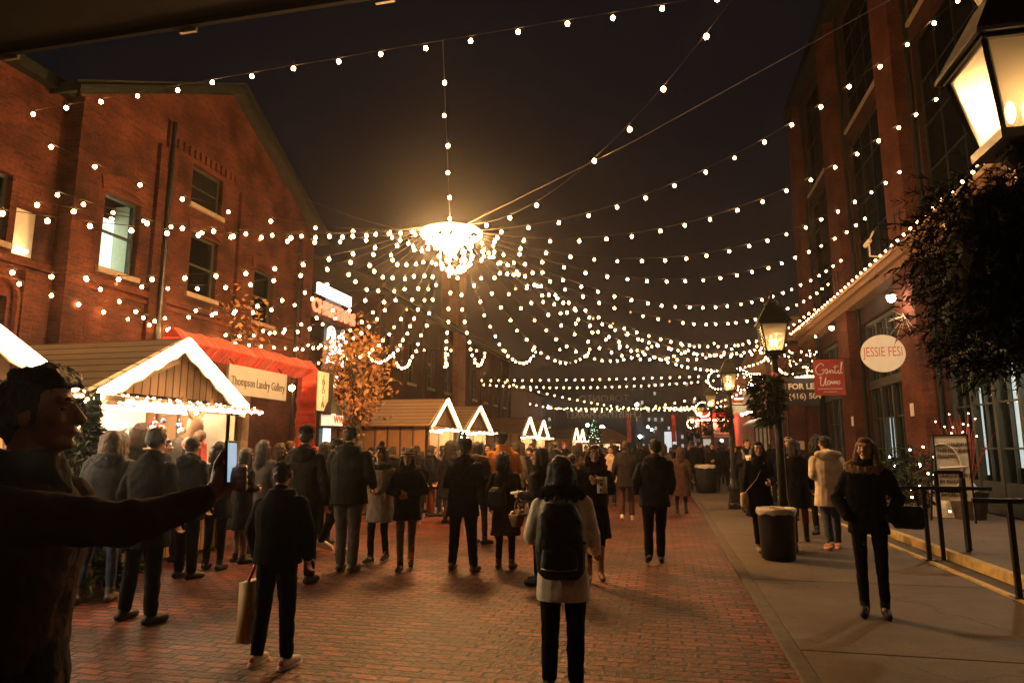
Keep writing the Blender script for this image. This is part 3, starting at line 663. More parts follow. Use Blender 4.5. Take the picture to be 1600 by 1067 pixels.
for i in range(9):
    b = MB(); h = .12+.1*rr.random(); w = .1+.06*rr.random(); b.lathe([(w*.5, 0), (w*.55, h*.5), (w*.35, h*.8), (w*.38, h)], n=10)
    o = b.build('gift_jar', [cols[2][1], M['kraft'], cols[0][1]][i % 3], smooth=True); o.location = (-7.2, 7.5+i*.27, .98)
    tag(o, '%s lidded jar lined up along the near stall counter' % ['white', 'brown', 'red'][i % 3], 'jar', '%s jars on the near stall counter' % ['white', 'brown', 'red'][i % 3])
# antlered wooden figure with a red scarf
p = onX(305, 668, -6.85)
t = thing('reindeer_figure', 'brown wooden reindeer head with plank antlers and red scarf hung at the near stall', 'decoration', p)
def at(o, dy, dz, dx=0): return Vector((o[0]+dx, o[1]+dy, o[2]+dz))
b = MB(); b.ball(at(p, 0, 0), (.12, .13, .20), 1); b.ball(at(p, -.02, -.12, .1), (.10, .09, .09), 1); b.build('head', M['wood'], t, smooth=True)
b = MB()
for sg in (-1, 1):
    b.bar(at(p, sg*.03, .12), at(p, sg*.34, .42), .05, .09); b.bar(at(p, sg*.2, .29), at(p, sg*.40, .30), .045, .07)
b.build('antler', M['wood'], t, bevel=.01)
b = MB(); b.ball(at(p, 0, -.24), (.15, .20, .12), 1); b.bar(at(p, .06, -.24, .1), at(p, .10, -.6, .1), .04, .14); b.bar(at(p, -.08, -.24, .1), at(p, -.12, -.5, .1), .04, .14); b.build('scarf', M['redcloth'], t, smooth=False)
# panel behind it (stall right side board)
b = MB(); b.bx(-7.04, -7.0, 9.25, 10.05, .98, 2.14); o = b.build('display_panel', M['cream']); tag(o, 'pale plank panel behind the reindeer figure at the near stall', 'panel')
# small goods in the lit third stall
for i in range(10):
    b = MB(); b.box((0, 0, .09), (.12, .14+.05*rr.random(), .18)); o = b.build('gift_box', [cols[0][1], cols[2][1]][i % 2], bevel=.01); o.location = (-7.1, 19.9+i*.24, .98+(.36 if i % 3 == 0 else 0) * 0)
    tag(o, '%s gift box on the counter of the orange plank stall' % ['red', 'white'][i % 2], 'gift box', '%s gift boxes on the orange stall counter' % ['red', 'white'][i % 2])
t = thing('star_wreath', 'lit star shaped wreath on the orange plank stall front', 'wreath', (-6.9, 22.1, 2))
p = onX(722, 690, -6.6); b = MB(); pts = [p+Vector((0, .38*math.cos(a), .38*math.sin(a))) for a in [2*math.pi*k/16 for k in range(17)]]; b.tube(pts, .07, 6); b.build('ring', M['needle'], t)
b = MB(); [b.ball(q+Vector((.08, 0, 0)), .025, 0) for q in pts]; o = b.build('fairy_lights', M['fairy'], t); o['kind'] = 'stuff'

# ================================================================ red wrapped gate and gallery sign
t = thing('red_gate', 'gate frame wrapped in gathered red cloth before the gallery entrance', 'gate', (-9.5, 14.4, 0))
def wrapped(mb, a, b_, r, seed):
    a, b_ = Vector(a), Vector(b_); d = (b_-a); L_ = d.length; n = int(L_/.07); rr = random.Random(seed); pts = []; rs = []
    ph = 0
    for k in range(n+1):
        ph += .12+rr.random()*.25; pts.append(a+d*(k/n)+Vector((.012*math.sin(ph*1.7), 0, .012*math.cos(ph)))); rs.append(r*(1+.07*math.sin(ph*2.3)+.09*rr.random()))
    mb.tube(pts, rs, 4)
pa = onX(285, 535, -9.5); pb = onX(482, 585, -9.5)
b = MB(); wrapped(b, (-9.5, 11.4, 3.72), (-9.5, 16.85, 3.72), .255, 2); b.build('crossbar', M['redcloth'], t, bevel=.02)
b = MB(); wrapped(b, (-9.5, 16.75, 0), (-9.5, 16.75, 3.75), .29, 3); b.build('upright', M['redcloth'], t, bevel=.02)
b = MB(); wrapped(b, (-9.5, 11.45, 0), (-9.5, 11.45, 3.75), .29, 5); b.build('upright', M['redcloth'], t, bevel=.02)
t = thing('gallery_sign', 'cream hanging board reading Thompson Landry Gallery under the red gate', 'sign', (-9.25, 14.4, 2.8))
q = [onX(348, 562, -9.2), onX(447, 574, -9.2)]; sy0, sy1 = 12.95, 15.3; sz0, sz1 = 2.78, 3.44
b = MB(); b.bx(-9.3, -9.24, sy0, sy1, sz0, sz1); b.build('board', M['signboard'], t, bevel=.008)
text(t, 'Thompson Landry Gallery', frame_mx((-9.235, (sy0+sy1)/2, (sz0+sz1)/2-.03), (0, 1, 0)),   .29, M['letter_dark'], sx=.70, bold=-.002)
b = MB()
for y in (sy0+.2, sy1-.2): b.tube([(-9.27, y, sz1), (-9.4, y, 3.6)], .012, 5)
b.build('hanger', M['iron'], t)
t = thing('gallery_lamp', 'small round wall lamp beside the gallery sign', 'lamp', (-10.7, 15.9, 2.9))
p = onX(456, 606, -10.6); b = MB(); b.ball(p, .09); b.build('globe', M['mantle'], t); b = MB(); b.tube([p, p+Vector((-.5, 0, .1))], .025, 6); b.build('arm', M['iron'], t)

# lit red letter sign on the yard building
t = thing('market_sign', 'lit sign with red CHRISTMAS letters, white bars and a white 24', 'sign', (-10.9, 21.5, 5.5))
SX = -10.9
def sp(px, py): return onX(px, py, SX)
a, c = sp(499, 448), sp(549, 475)
zt = (a.z+c.z)/2; y0, y1 = a.y, c.y
fr = lambda y, z, d=.0: frame_mx((SX+d, y, z), (0, 1, 0))
b = MB(); b.bx(SX-.1, SX, y0, y1, zt-.17, zt+.2); b.build('white_bar', M['whiteneon'], t)
e = sp(491, 466); f_ = sp(553, 490); zr = zt-.62; yr0, yr1 = e.y, f_.y
b = MB(); b.bx(SX-.16, SX-.10, yr0-.05, yr1+.05, zr-.34, zr+.30); b.build('letter_board', M['signblack'], t)
text(t, 'CHRISTMAS', fr((yr0+yr1)/2, zr), .62, M['redneon'], sx=(yr1-yr0)/3.05, bold=.02, ext=.03)
g, h = sp(513, 520), sp(538, 520)
text(t, '24', fr((g.y+h.y)/2, zt-1.85), 1.75, M['whiteneon'], sx=(h.y-g.y)/1.6, bold=.05, ext=.03)
b = MB(); b.bx(SX-.1, SX, g.y, g.y+(h.y-g.y)*.75, zt-3.15, zt-2.75); b.build('white_bar', M['whiteneon'], t)
b = MB(); b.bx(SX-.3, SX-.16, g.y, h.y, zt-3.4, zt+.3); b.build('mast', M['iron'], t)
b = MB(); b.bx(-13, SX-.3, (g.y+h.y)/2-.1, (g.y+h.y)/2+.1, zt-.6, zt-.4); b.bx(-13, SX-.3, (g.y+h.y)/2-.1, (g.y+h.y)/2+.1, zt-2.6, zt-2.4); b.build('bracket', M['iron'], t)

# directory post: white banner, lantern shaped box, lit panel
t = thing('directory_post', 'white vertical banner above a dark lantern box and lit panel beside the red gate', 'sign', (-8.9, 17.9, 0))
DX = -8.6
a, c = onX(499, 582, DX), onX(513, 640, DX)
b = MB(); b.bx(DX-.05, DX-.02, a.y, c.y, onX(506, 642, DX).z, onX(506, 581, DX).z); b.build('banner', M['cream'], t)
for k in range(7):
    text(t, ['I', 'N', 'F', 'O', '-', 'I', 'N'][k], frame_mx((DX-.015, (a.y+c.y)/2, onX(506, 590+k*7.2, DX).z), (0, 1, 0)), .2, M['letter_dark'])
p = onX(512, 655, DX)
b = MB(); b.lathe([(.30, .28), (.12, .62), (.05, .72)], (DX+.1, p.y, p.z-.18), 8); b.lathe([(.33, -.22), (.34, -.16)], (DX+.1, p.y, p.z-.02), 8); b.build('lantern_roof', M['iron'], t)
b = MB(); b.box((DX+.1, p.y, p.z-.02), (.42, .5, .3)); b.build('lantern_panel', emit('lantern_panel', (1, .75, .6), .8), t, bevel=.01)
text(t, 'WW', frame_mx((DX+.32, p.y, p.z-.03), (0, 1, 0)), .26, M['letter_red'], bold=.01)
a = onX(510, 690, DX); b = MB(); b.bx(DX-.02, DX+.02, a.y-.17, a.y+.17, a.z-.42, a.z+.38); b.build('lit_panel', emit('lit_panel', (.75, .95, 1), 2.0), t)
b = MB(); b.bx(DX-.14, DX-.05, a.y-.32, a.y+.35, 0, onX(506, 581, DX).z); b.build('post', M['iron'], t)

# ================================================================ street lamps
def lamp_post():
    t = thing('street_lamp', 'x', 'street lamp', (0, 0, 0), 'heritage street lamps along the kerb', world=False)
    b = MB(); b.lathe([(.17, 0), (.17, .12), (.14, .16), (.13, .45), (.15, .48), (.15, .55), (.10, .60), (.075, .75)], n=12); b.build('base', M['pole'], t)
    b = MB(); b.lathe([(.065, .7), (.055, 2.5), (.05, 2.86), (.085, 2.90), (.06, 2.96)], n=12); b.build('pole', M['pole'], t)
    b = MB(); b.tube([(-.36, 0, 2.62), (.36, 0, 2.62)], .018, 6); b.build('ladder_bar', M['pole'], t)
    zb, zt, wb, wt = 3.0, 3.43, .125, .20
    b = MB()
    for sx, sy in ((-1, -1), (1, -1), (1, 1), (-1, 1)): b.bar((sx*wb, sy*wb, zb), (sx*wt, sy*wt, zt), .022)
    b.box((0, 0, zb-.02), (wb*2+.06, wb*2+.06, .045)); b.box((0, 0, zb-.05), (.16, .16, .03))
    for s_ in (-1, 1): b.box((0, s_*wt, zt), (wt*2+.03, .03, .04)); b.box((s_*wt, 0, zt+.001), (.03, wt*2-.03, .04))
    b.build('lantern_frame', M['pole'], t)
    b = MB(); q = [(-1, -1), (1, -1), (1, 1), (-1, 1)]
    for k in range(4):
        a, c = q[k], q[(k+1) % 4]
        b.quad((a[0]*(wb-.004), a[1]*(wb-.004), zb+.005), (c[0]*(wb-.004), c[1]*(wb-.004), zb+.005), (c[0]*(wt-.004), c[1]*(wt-.004), zt-.01), (a[0]*(wt-.004), a[1]*(wt-.004), zt-.01))
    b.build('lantern_glass', M['lampglass'], t)
    b = MB(); b.add([(s*.245*x, s*.245*y, z) for s, z in ((1, zt+.02), (.40, zt+.29)) for x, y in q]+[(s*.245*x, s*.245*y, z-.02) for s, z in ((1, zt+.02),) for x, y in q], [(0, 1, 5, 4), (1, 2, 6, 5), (2, 3, 7, 6), (3, 0, 4, 7), (4, 5, 6, 7), (8, 9, 10, 11), (0, 8, 9, 1), (1, 9, 10, 2), (2, 10, 11, 3), (3, 11, 8, 0)])
    b.lathe([(.10, zt+.29), (.12, zt+.33), (.07, zt+.38), (.03, zt+.41), (.035, zt+.45), (.008, zt+.52)], n=10)
    b.build('lantern_roof', M['pole'], t)
    b = MB()
    for x in (-.035, .035): b.ball((x, 0, zb+.14), (.02, .02, .055), 1)
    b.build('gas_mantle', M['mantle'], t)
    b = MB(); b.tube([(0, 0, zb), (0, 0, zb+.08)], .02, 6); b.build('burner', M['steel'], t)
    return t
def wreath(sc, seed, n=520):
    rr = random.Random(seed)
    t = thing('evergreen_swag', 'x', 'garland', (0, 0, 0), world=False, group='evergreen swags tied to the street lamps')
    for nm, mt, cnt in (('needles', M['needle'], n), ('pale_needles', M['needle2'], n//3)):
        b = MB()
        for _ in range(cnt):
            z = rr.uniform(-.46, .44); w = .30*math.sqrt(max(.05, 1-(z/.5)**2))*(.75+.45*(z+.5)); a = rr.uniform(0, 6.283); q = math.sqrt(rr.random())*w
            c = Vector((q*math.cos(a), q*math.sin(a), z)); d = Vector((math.cos(a)*.8, math.sin(a)*.8, rr.uniform(-1.2, .3))).normalized()
            l = rr.uniform(.09, .17); s_ = d.cross(Vector((rr.uniform(-1, 1), rr.uniform(-1, 1), rr.uniform(-1, 1)))).normalized()*l*.16
            for k in range(3):
                e = c+d*l*(1-k*.25)+Vector((rr.uniform(-1, 1), rr.uniform(-1, 1), rr.uniform(-1, 1)))*l*.45
                b.add([c+s_, c-s_, e], [(0, 1, 2)])
        b.build(nm, mt, t)
    b = MB(); b.ball((.0, -.16, .40), (.09, .05, .07)); b.ball((.12, -.16, .40), (.09, .045, .06)); b.ball((-.12, -.16, .40), (.09, .045, .06)); b.build('bow', M['redcloth'], t)
    return t
def near_swag():
    rr = random.Random(17); t = thing('evergreen_swag', 'dark evergreen swag under the nearest lantern at the upper right', 'garland', (0, 0, 0), world=False, group='evergreen swags tied to the street lamps')
    for nm, mt, cnt in (('needles', M['needle'], 900), ('pale_needles', M['needle2'], 160)):
        b = MB()
        for _ in range(cnt):
            z = rr.uniform(-.44, .42); w = .33*math.sqrt(max(.05, 1-(z/.48)**2))*(.8+.35*(z+.5)); a = rr.uniform(0, 6.283); q = math.sqrt(rr.random())*w
            c = Vector((q*math.cos(a), q*math.sin(a), z)); d = Vector((math.cos(a)*.7, math.sin(a)*.7, rr.uniform(-1.3, .2))).normalized(); l = rr.uniform(.12, .22)
            for k in range(16):   # a sprig: short needles either side of a twig
                p = c+d*l*k/16; n_ = (d*.8+Vector((rr.uniform(-1, 1), rr.uniform(-1, 1), rr.uniform(-1, 1)))).normalized()*rr.uniform(.03, .055); s_ = n_.cross(Vector((rr.uniform(-1, 1), rr.uniform(-1, 1), rr.uniform(-1, 1)))).normalized()*.0042
                b.add([p+s_, p-s_, p+n_], [(0, 1, 2)])
        b.build(nm, mt, t)
    b = MB(); b.ball((0, 0, 0), (.2, .2, .36), 2); b.v = [tuple(Vector(v)*(1+.25*noise.noise(Vector(v)*9))) for v in b.v]; b.build('core', M['needle'], t)
    return t
LP = lamp_post(); SW = wreath(1, 5)
lamp_sites = [((1.66, 3.35, .03), 'nearest street lamp, its lantern glass cut by the top right corner of the photo'), ((1.80, 11.45, .03), 'street lamp behind the large bin on the sidewalk'), ((1.78, 19.0, .03), 'second street lamp down the sidewalk from the large bin'),
              ((1.8, 26.6, .03), 'third street lamp down the sidewalk from the large bin'), ((1.8, 34.5, .03), 'fourth, small street lamp down the sidewalk before the beer hall'), ((1.8, 44, .03), 'farthest tiny street lamp near the beer hall')]
for i, (p, lb) in enumerate(lamp_sites):
    o = LP if i == 0 else dup(LP); put(o, p, 0, lb, sc=1.04 if i else .99)
    w = near_swag() if i == 0 else SW if i == 1 else dup(SW)
    put(w, (p[0]-(.16 if i else .16), p[1]-.04, 2.38 if i else 2.40), i*1.3, ['dark evergreen swag under the nearest lantern at the upper right', 'evergreen swag with red bow on the lamp behind the large bin', 'evergreen swag on the second lamp beyond the bin', 'evergreen swag on the third lamp beyond the bin', 'evergreen swag on the fourth lamp beyond the bin', 'evergreen swag on the farthest lamp'][i], sc=(1.0, .9, .7, .62, .6, .6)[i])
# lit wreaths on lamps 3/4
def litwreath(p, r, label):
    t = thing('lit_wreath', label, 'wreath', p, 'lit ring wreaths on the street lamps')
    b = MB(); pts = [p+Vector((r*math.cos(a), 0, r*math.sin(a))) for a in [2*math.pi*k/20 for k in range(21)]]; b.tube(pts, .05, 6); b.build('ring', M['needle'], t)
    b = MB(); [b.ball(q+Vector((0, -.06, 0)), .026, 0) for q in pts]; o = b.build('fairy_lights', M['fairy'], t); o['kind'] = 'stuff'
litwreath(onY(1121, 594, 25), .33, 'lit ring wreath left of the second lamp beyond the bin')
litwreath(onY(1157, 594, 25), .36, 'lit ring wreath right of the second lamp beyond the bin')
litwreath(onY(1098, 640, 32), .33, 'lit ring wreath by the third lamp beyond the bin')
litwreath(onY(1081, 662, 46), .30, 'small lit ring wreath farthest along the kerb')

# ================================================================ bins
def bin_():
    t = thing('rubbish_bin', 'x', 'bin', (0, 0, 0), 'black barrel bins on the sidewalk', world=False)
    b = MB(); b.lathe([(.20, 0), (.235, .02), (.25, .3), (.265, .66), (.27, .70), (.24, .70), (.235, .45), (.2, .06)], n=24); b.build('barrel', M['iron'], t, smooth=True)
    b = MB(); n = 30; rr = random.Random(8); prof = [(.278, .655), (.284, .70), (.276, .735), (.25, .74), (.225, .66), (.2, .45)]
    vs = []; fs = []
    for j, (r, z) in enumerate(prof):
        for k in range(n):
            a = 2*math.pi*k/n; q = r*(1+.03*math.sin(a*7+j)+rr.uniform(-.02, .02)); vs.append((q*math.cos(a), q*math.sin(a), z+(rr.uniform(-.03, .01) if j == 0 else rr.uniform(-.008, .008))))
    for j in range(len(prof)-1):
        for k in range(n): fs.append((j*n+k, j*n+(k+1) % n, (j+1)*n+(k+1) % n, (j+1)*n+k))
    b.add(vs, fs); b.build('bin_liner', M['bag'], t, smooth=True)
    b = MB(); rr = random.Random(3)
    for k in range(9): b.box((rr.uniform(-.13, .13), rr.uniform(-.13, .13), .60+rr.uniform(0, .1)), (.09, .08, .11), rz=rr.uniform(0, 3))
    b.build('rubbish', M['kraft'], t)
    return t
b1 = bin_(); put(b1, (1.56, 10.6, .03), 0, 'large black bin with clear liner folded over its rim on the sidewalk', sc=.98)
b2 = put(dup(b1), (1.45, 25.6, .03), 1, 'small distant black bin with pale liner by the crowd on the sidewalk', sc=1.35)

# ================================================================ terrace railings
def railing(y, label, x0=3.585, x1=4.25, frame=False, zt=1.05):
    t = thing('handrail', label, 'handrail', (x0, y, 0), 'black handrails on the terrace step')
    b = MB(); b.box((x0, y, zt/2+.03), (.05, .05, zt-.06)); b.build('post', M['iron'], t)
    b = MB(); b.box((x1, y, .17+zt/2), (.05, .05, zt-.06)); b.build('post', M['iron'], t)
    b = MB(); b.bx(x0-.35, x1+.35, y-.02, y+.02, zt-.03, zt+.02); b.build('rail', M['iron'], t)
    b = MB(); b.box((x0, y, .062), (.14, .14, .012)); b.build('base_plate', M['iron'], t)
p1 = onZ(1426, 877, .03); p2 = onZ(1552, 936, .03)
railing(p1.y, 'black handrail behind the woman with the fur collar', x1=4.1)
railing(p2.y, 'black handrail nearest the camera at the right edge', x1=4.15)
railing(p1.y+7.5, 'small black handrail farther along the terrace step', x1=4.1)
t = thing('menu_stand', 'black metal menu frame on two legs beside the handrail', 'stand', (3.95, p1.y-.2, 0))
q = onZ(1457, 874, .05); yy = q.y; xa, xb = 3.80, 4.12
b = MB()
b.bx(xa-.025, xa+.025, yy-.02, yy+.02, .05, 1.28); b.build('leg', M['iron'], t)
b = MB(); b.bx(xb-.025, xb+.025, yy-.02, yy+.02, .17, 1.28); b.build('leg', M['iron'], t)
b = MB(); b.bx(xa, xb, yy-.021, yy+.021, 1.24, 1.29); b.bx(xa, xb, yy-.021, yy+.021, .98, 1.03); b.build('frame', M['iron'], t)

# planters and plants on the terrace
def planter(p, r, h, label, kind):
    t = thing('planter', label, 'planter', p)
    b = MB(); b.lathe([(r*.75, 0), (r, h*.9), (r*1.05, h), (r*.9, h), (r*.85, h*.8)], p, 16); b.build('pot', M['darkwood'], t, smooth=False)
    b = MB(); b.lathe([(r*.86, h*.8), (0.01, h*.84)], p, 12); b.build('soil', M['bark'], t)
    return t
def twigs(p, h, label, n=34, spread=.5, lights=14):
    rr = random.Random(int(p[1]*10)); t = thing('red_twigs', label, 'twigs', p)
    b = MB(); tips = []
    for k in range(n):
        a = rr.uniform(0, 6.28); s_ = rr.random()*spread; e = Vector(p)+Vector((s_*math.cos(a), s_*math.sin(a), h*rr.uniform(.6, 1)))
        m_ = Vector(p).lerp(e, .5)+Vector((rr.uniform(-.05, .05), rr.uniform(-.05, .05), .08)); b.tube([Vector(p), m_, e], [.012, .009, .004], 5)
        f_ = m_+(e-m_)*.4+Vector((rr.uniform(-.2, .2), rr.uniform(-.2, .2), .25)); b.tube([m_, f_], [.006, .003], 4); tips += [e, f_]
    b.build('stems', M['twig'], t)
    b = MB(); [b.ball(rr.choice(tips), .014, 0) for _ in range(lights)]; o = b.build('fairy_lights', M['fairy'], t); o['kind'] = 'stuff'
pA = Vector((6.1, 15.9, .17)); planter(pA, .36, .55, 'dark planter full of red twigs behind the sandwich board', 0); twigs(pA+Vector((0, 0, .45)), 1.75, 'bare red twigs with tiny lights in the planter behind the sandwich board', spread=.75)
pB = Vector((6.05, 12.2, .17))
planter(Vector((5.85, 11.5, .17)), .42, .75, 'dark wooden planter of an evergreen shrub near the shop door', 0)
def shrub(p, r, h, label, n=700, seed=1, mats=None, name='evergreen_shrub', cat='shrub'):
    rr = random.Random(seed); t = thing(name, label, cat, p)
    for nm, mt, cnt in (('foliage', (mats or (M['needle'], M['needle2']))[0], n), ('pale_foliage', (mats or (M['needle'], M['needle2']))[1], n//2)):
        b = MB()
        for _ in range(cnt):
            while True:
                d = Vector((rr.uniform(-1, 1), rr.uniform(-1, 1), rr.uniform(-1, 1)))
                if d.length < 1: break
            c = Vector(p)+Vector((d.x*r, d.y*r, h*(.5+.5*d.z))); l = .09
            for k in range(2):
                b.add([c, c+Vector((rr.uniform(-l, l), rr.uniform(-l, l), rr.uniform(-l, l))), c+Vector((rr.uniform(-l, l), rr.uniform(-l, l), rr.uniform(-l, l)))], [(0, 1, 2)])
        b.build(nm, mt, t)
    b = MB(); b.tube([p, Vector(p)+Vector((0, 0, h*.7))], .02, 5); b.build('stem', M['bark'], t)
    return t
shrub(Vector((5.85, 11.5, .75)), .5, 1.0, 'shaggy evergreen shrub in the planter by the shop door', seed=3)
# plastic covered pale box
t = thing('covered_box', 'pale box under a crumpled plastic cover beside the pilaster', 'box', (6.3, 19.0, .17))
p = onZ(1437, 800, .17)
b = MB(); rr = random.Random(9); n = 12
prof = [(.44, 0), (.46, .3), (.43, .62), (.38, .74), (.15, .78), (.01, .78)]
b.lathe(prof, (6.0, 16.4, .17), 10); b.v = [(v[0]+rr.uniform(-.03, .03), v[1]+rr.uniform(-.03, .03), v[2]+rr.uniform(-.02, .02)) for v in b.v]
b.build('cover', M['paintw'], t)
# sandwich board
t = thing('sandwich_board', 'cream sandwich board about handmade gifts beside the menu stand', 'sign', (4.9, 11.9, .17))
SY = 15.0; A = onY(1459, 681, SY); B2 = onY(1508, 681, SY); C = onY(1485, 782, SY)
sx0, sx1, z1_, z0_ = A.x, B2.x+.02, A.z, max(.3, C.z)
b = MB(); b.bx(sx0, sx1, SY, SY+.03, z0_, z1_); b.build('panel', M['paintw'], t)
b = MB(); b.bx(sx0-.03, sx0, SY-.01, SY+.04, .17, z1_+.03); b.bx(sx1, sx1+.03, SY-.01, SY+.04, .17, z1_+.03); b.bx(sx0, sx1, SY-.01, SY+.04, z1_, z1_+.03)
b.bar((sx0-.015, SY+.05, z1_), (sx0-.015, SY+.5, .17), .03); b.bar((sx1+.015, SY+.05, z1_), (sx1+.015, SY+.5, .17), .03); b.build('frame', M['iron'], t)
w = sx1-sx0; hh = z1_-z0_
for k, (s_, zf) in enumerate((('BUY HANDMADE', .86), ('THIS HOLIDAY', .77), ('SEASON.', .68), ('UNIQUE GIFTS', .38), ('BY MAKERS', .29), ('IN CANADA', .09))):
    text(t, s_, frame_mx((sx0+.05*w, SY-.004, z0_+hh*zf), (1, 0, 0)), hh*.085, M['letter_dark'], align='LEFT', sx=.80, bold=-.001)
b = MB(); cx_, cz_ = sx0+w*.2, z0_+hh*.5
pts = [Vector((cx_+w*.55*math.cos(a), SY-.008, cz_+hh*.38*math.sin(a))) for a in [math.pi*.62-math.pi*1.15*k/16 for k in range(17)]]
b.tube(pts, .012, 6); b.tube([Vector((sx0+.04, SY-.008, cz_)), Vector((sx1-.1*w, SY-.008, cz_+.03))], .016, 6); b.build('reflection_arc', M['letter'], t)  # reflections of the string lights, built as white strokes on the panel

# ================================================================ projecting signs on the right
t = thing('round_sign', 'round cream projecting sign with thin red capital letters', 'sign', (6.2, 19.2, 4.3))
RY = 19.0; c = onY(1380, 552, RY); rad = (onY(1415, 552, RY)-onY(1345, 552, RY)).length/2
b = MB(); n = 40; b.prism([Vector((c.x+rad*math.cos(2*math.pi*k/n), RY, c.z+rad*.92*math.sin(2*math.pi*k/n))) for k in range(n)], (0, .06, 0)); b.build('disc', M['cream'], t)
text(t, 'JESSIE FESI', frame_mx((c.x, RY-.005, c.z+.03), (1, 0, 0)), .36, M['letter_red'], sx=.60)
b = MB(); b.tube([(c.x, RY+.03, c.z+rad*.9), (c.x, RY+.03, c.z+rad+.12), (6.62, RY+.35, c.z+rad+.12)], .02, 6); b.build('bracket', M['iron'], t)
t = thing('script_sign', 'square red projecting sign with white script lettering', 'sign', (6, 25.8, 3.9))
GY = 25.6; a, c = onY(1270, 562, GY), onY(1322, 617, GY)
b = MB(); b.bx(a.x, c.x, GY, GY+.05, c.z, a.z); b.build('board', M['signred'], t)
def script(par, x, z, s_, strokes, y, r):
    for st in strokes:
        b = MB(); pts = []
        P_ = [Vector((x+u*s_, y, z+v*s_)) for u, v in st]
        for i in range(len(P_)-1):   # catmull-rom
            p0, p1, p2, p3 = P_[max(i-1, 0)], P_[i], P_[i+1], P_[min(i+2, len(P_)-1)]
            for k in range(5):
                q = k/5; pts.append(.5*((2*p1)+(p2-p0)*q+(2*p0-5*p1+4*p2-p3)*q*q+(3*p1-p0-3*p2+p3)*q**3))
        pts.append(P_[-1]); b.tube(pts, r, 5); yield b
word1 = [[(.42, .62), (.28, .74), (.08, .55), (.10, .30), (.30, .26), (.42, .45), (.30, .46)], [(.44, .42), (.52, .50), (.54, .36), (.46, .34), (.50, .28), (.60, .36), (.64, .44), (.66, .30), (.70, .42), (.76, .42), (.76, .30), (.84, .36)],
         [(.88, .66), (.84, .34), (.90, .30), (.98, .40), (1.0, .42), (.99, .30), (1.06, .32), (1.16, .74), (1.12, .74), (1.08, .34), (1.16, .30)], [(.78, .56), (1.0, .60)]]
word2 = [[(.20, .1), (.26, .14), (.22, -.18), (.34, -.22), (.46, .12), (.42, -.2), (.50, -.2)], [(.56, -.02), (.50, -.14), (.58, -.2), (.62, -.08), (.56, -.02)], [(.64, -.18), (.68, -.04), (.72, -.18), (.78, -.04), (.80, -.18), (.86, -.04), (.88, -.18)], [(.96, -.04), (.90, -.14), (.96, -.19), (1.02, -.1), (.96, -.04)]]
ww = c.x-a.x; mb = MB()
for b in script(t, a.x+.02*ww, c.z+(a.z-c.z)*.42, ww*.80, word1+word2, GY-.008, .016): mb.add(b.v, b.f)
zz = c.z+(a.z-c.z)*.17; mb.bx(a.x+.1*ww, c.x-.1*ww, GY-.012, GY-.002, zz, zz+.02); mb.bx(a.x+.28*ww, c.x-.28*ww, GY-.012, GY-.002, zz-.1, zz-.085)
mb.build('lettering', M['letter'], t)
b = MB(); b.tube([(a.x, GY+.03, a.z+.05), (6.6, GY+.4, a.z+.05)], .02, 6); b.build('bracket', M['iron'], t)
t = thing('lease_sign', 'black board advertising FOR LEASE with a phone number', 'sign', (5.8, 31, 3.4))
LY = 31.5; a, c = onY(1226, 581, LY), onY(1282, 634, LY)
b = MB(); b.bx(a.x, c.x, LY, LY+.06, c.z, a.z); b.build('board', M['signblack'], t)
hgt = a.z-c.z
text(t, 'FOR LEASE', frame_mx((a.x+.1, LY-.004, c.z+hgt*.56), (1, 0, 0)), .34, M['letter'], align='LEFT', bold=.012)
text(t, '(416) 504', frame_mx((a.x+.1, LY-.004, c.z+hgt*.28), (1, 0, 0)), .34, M['letter'], align='LEFT', bold=.008)
b = MB(); b.bx(a.x, a.x+.07, LY+.06, LY+.13, .03, a.z); b.bx(c.x-.07, c.x, LY+.06, LY+.13, .03, a.z); b.build('leg', M['iron'], t)
b = MB(); b.tube([(a.x+.9, LY-.2, a.z-.22), (a.x+.9, LY+.02, a.z+.1)], .015, 5); b.box((a.x+.75, LY-.22, a.z-.25), (.75, .1, .08)); b.build('sign_lamp', emit('sign_lamp', (1, .8, .55), 5), t)
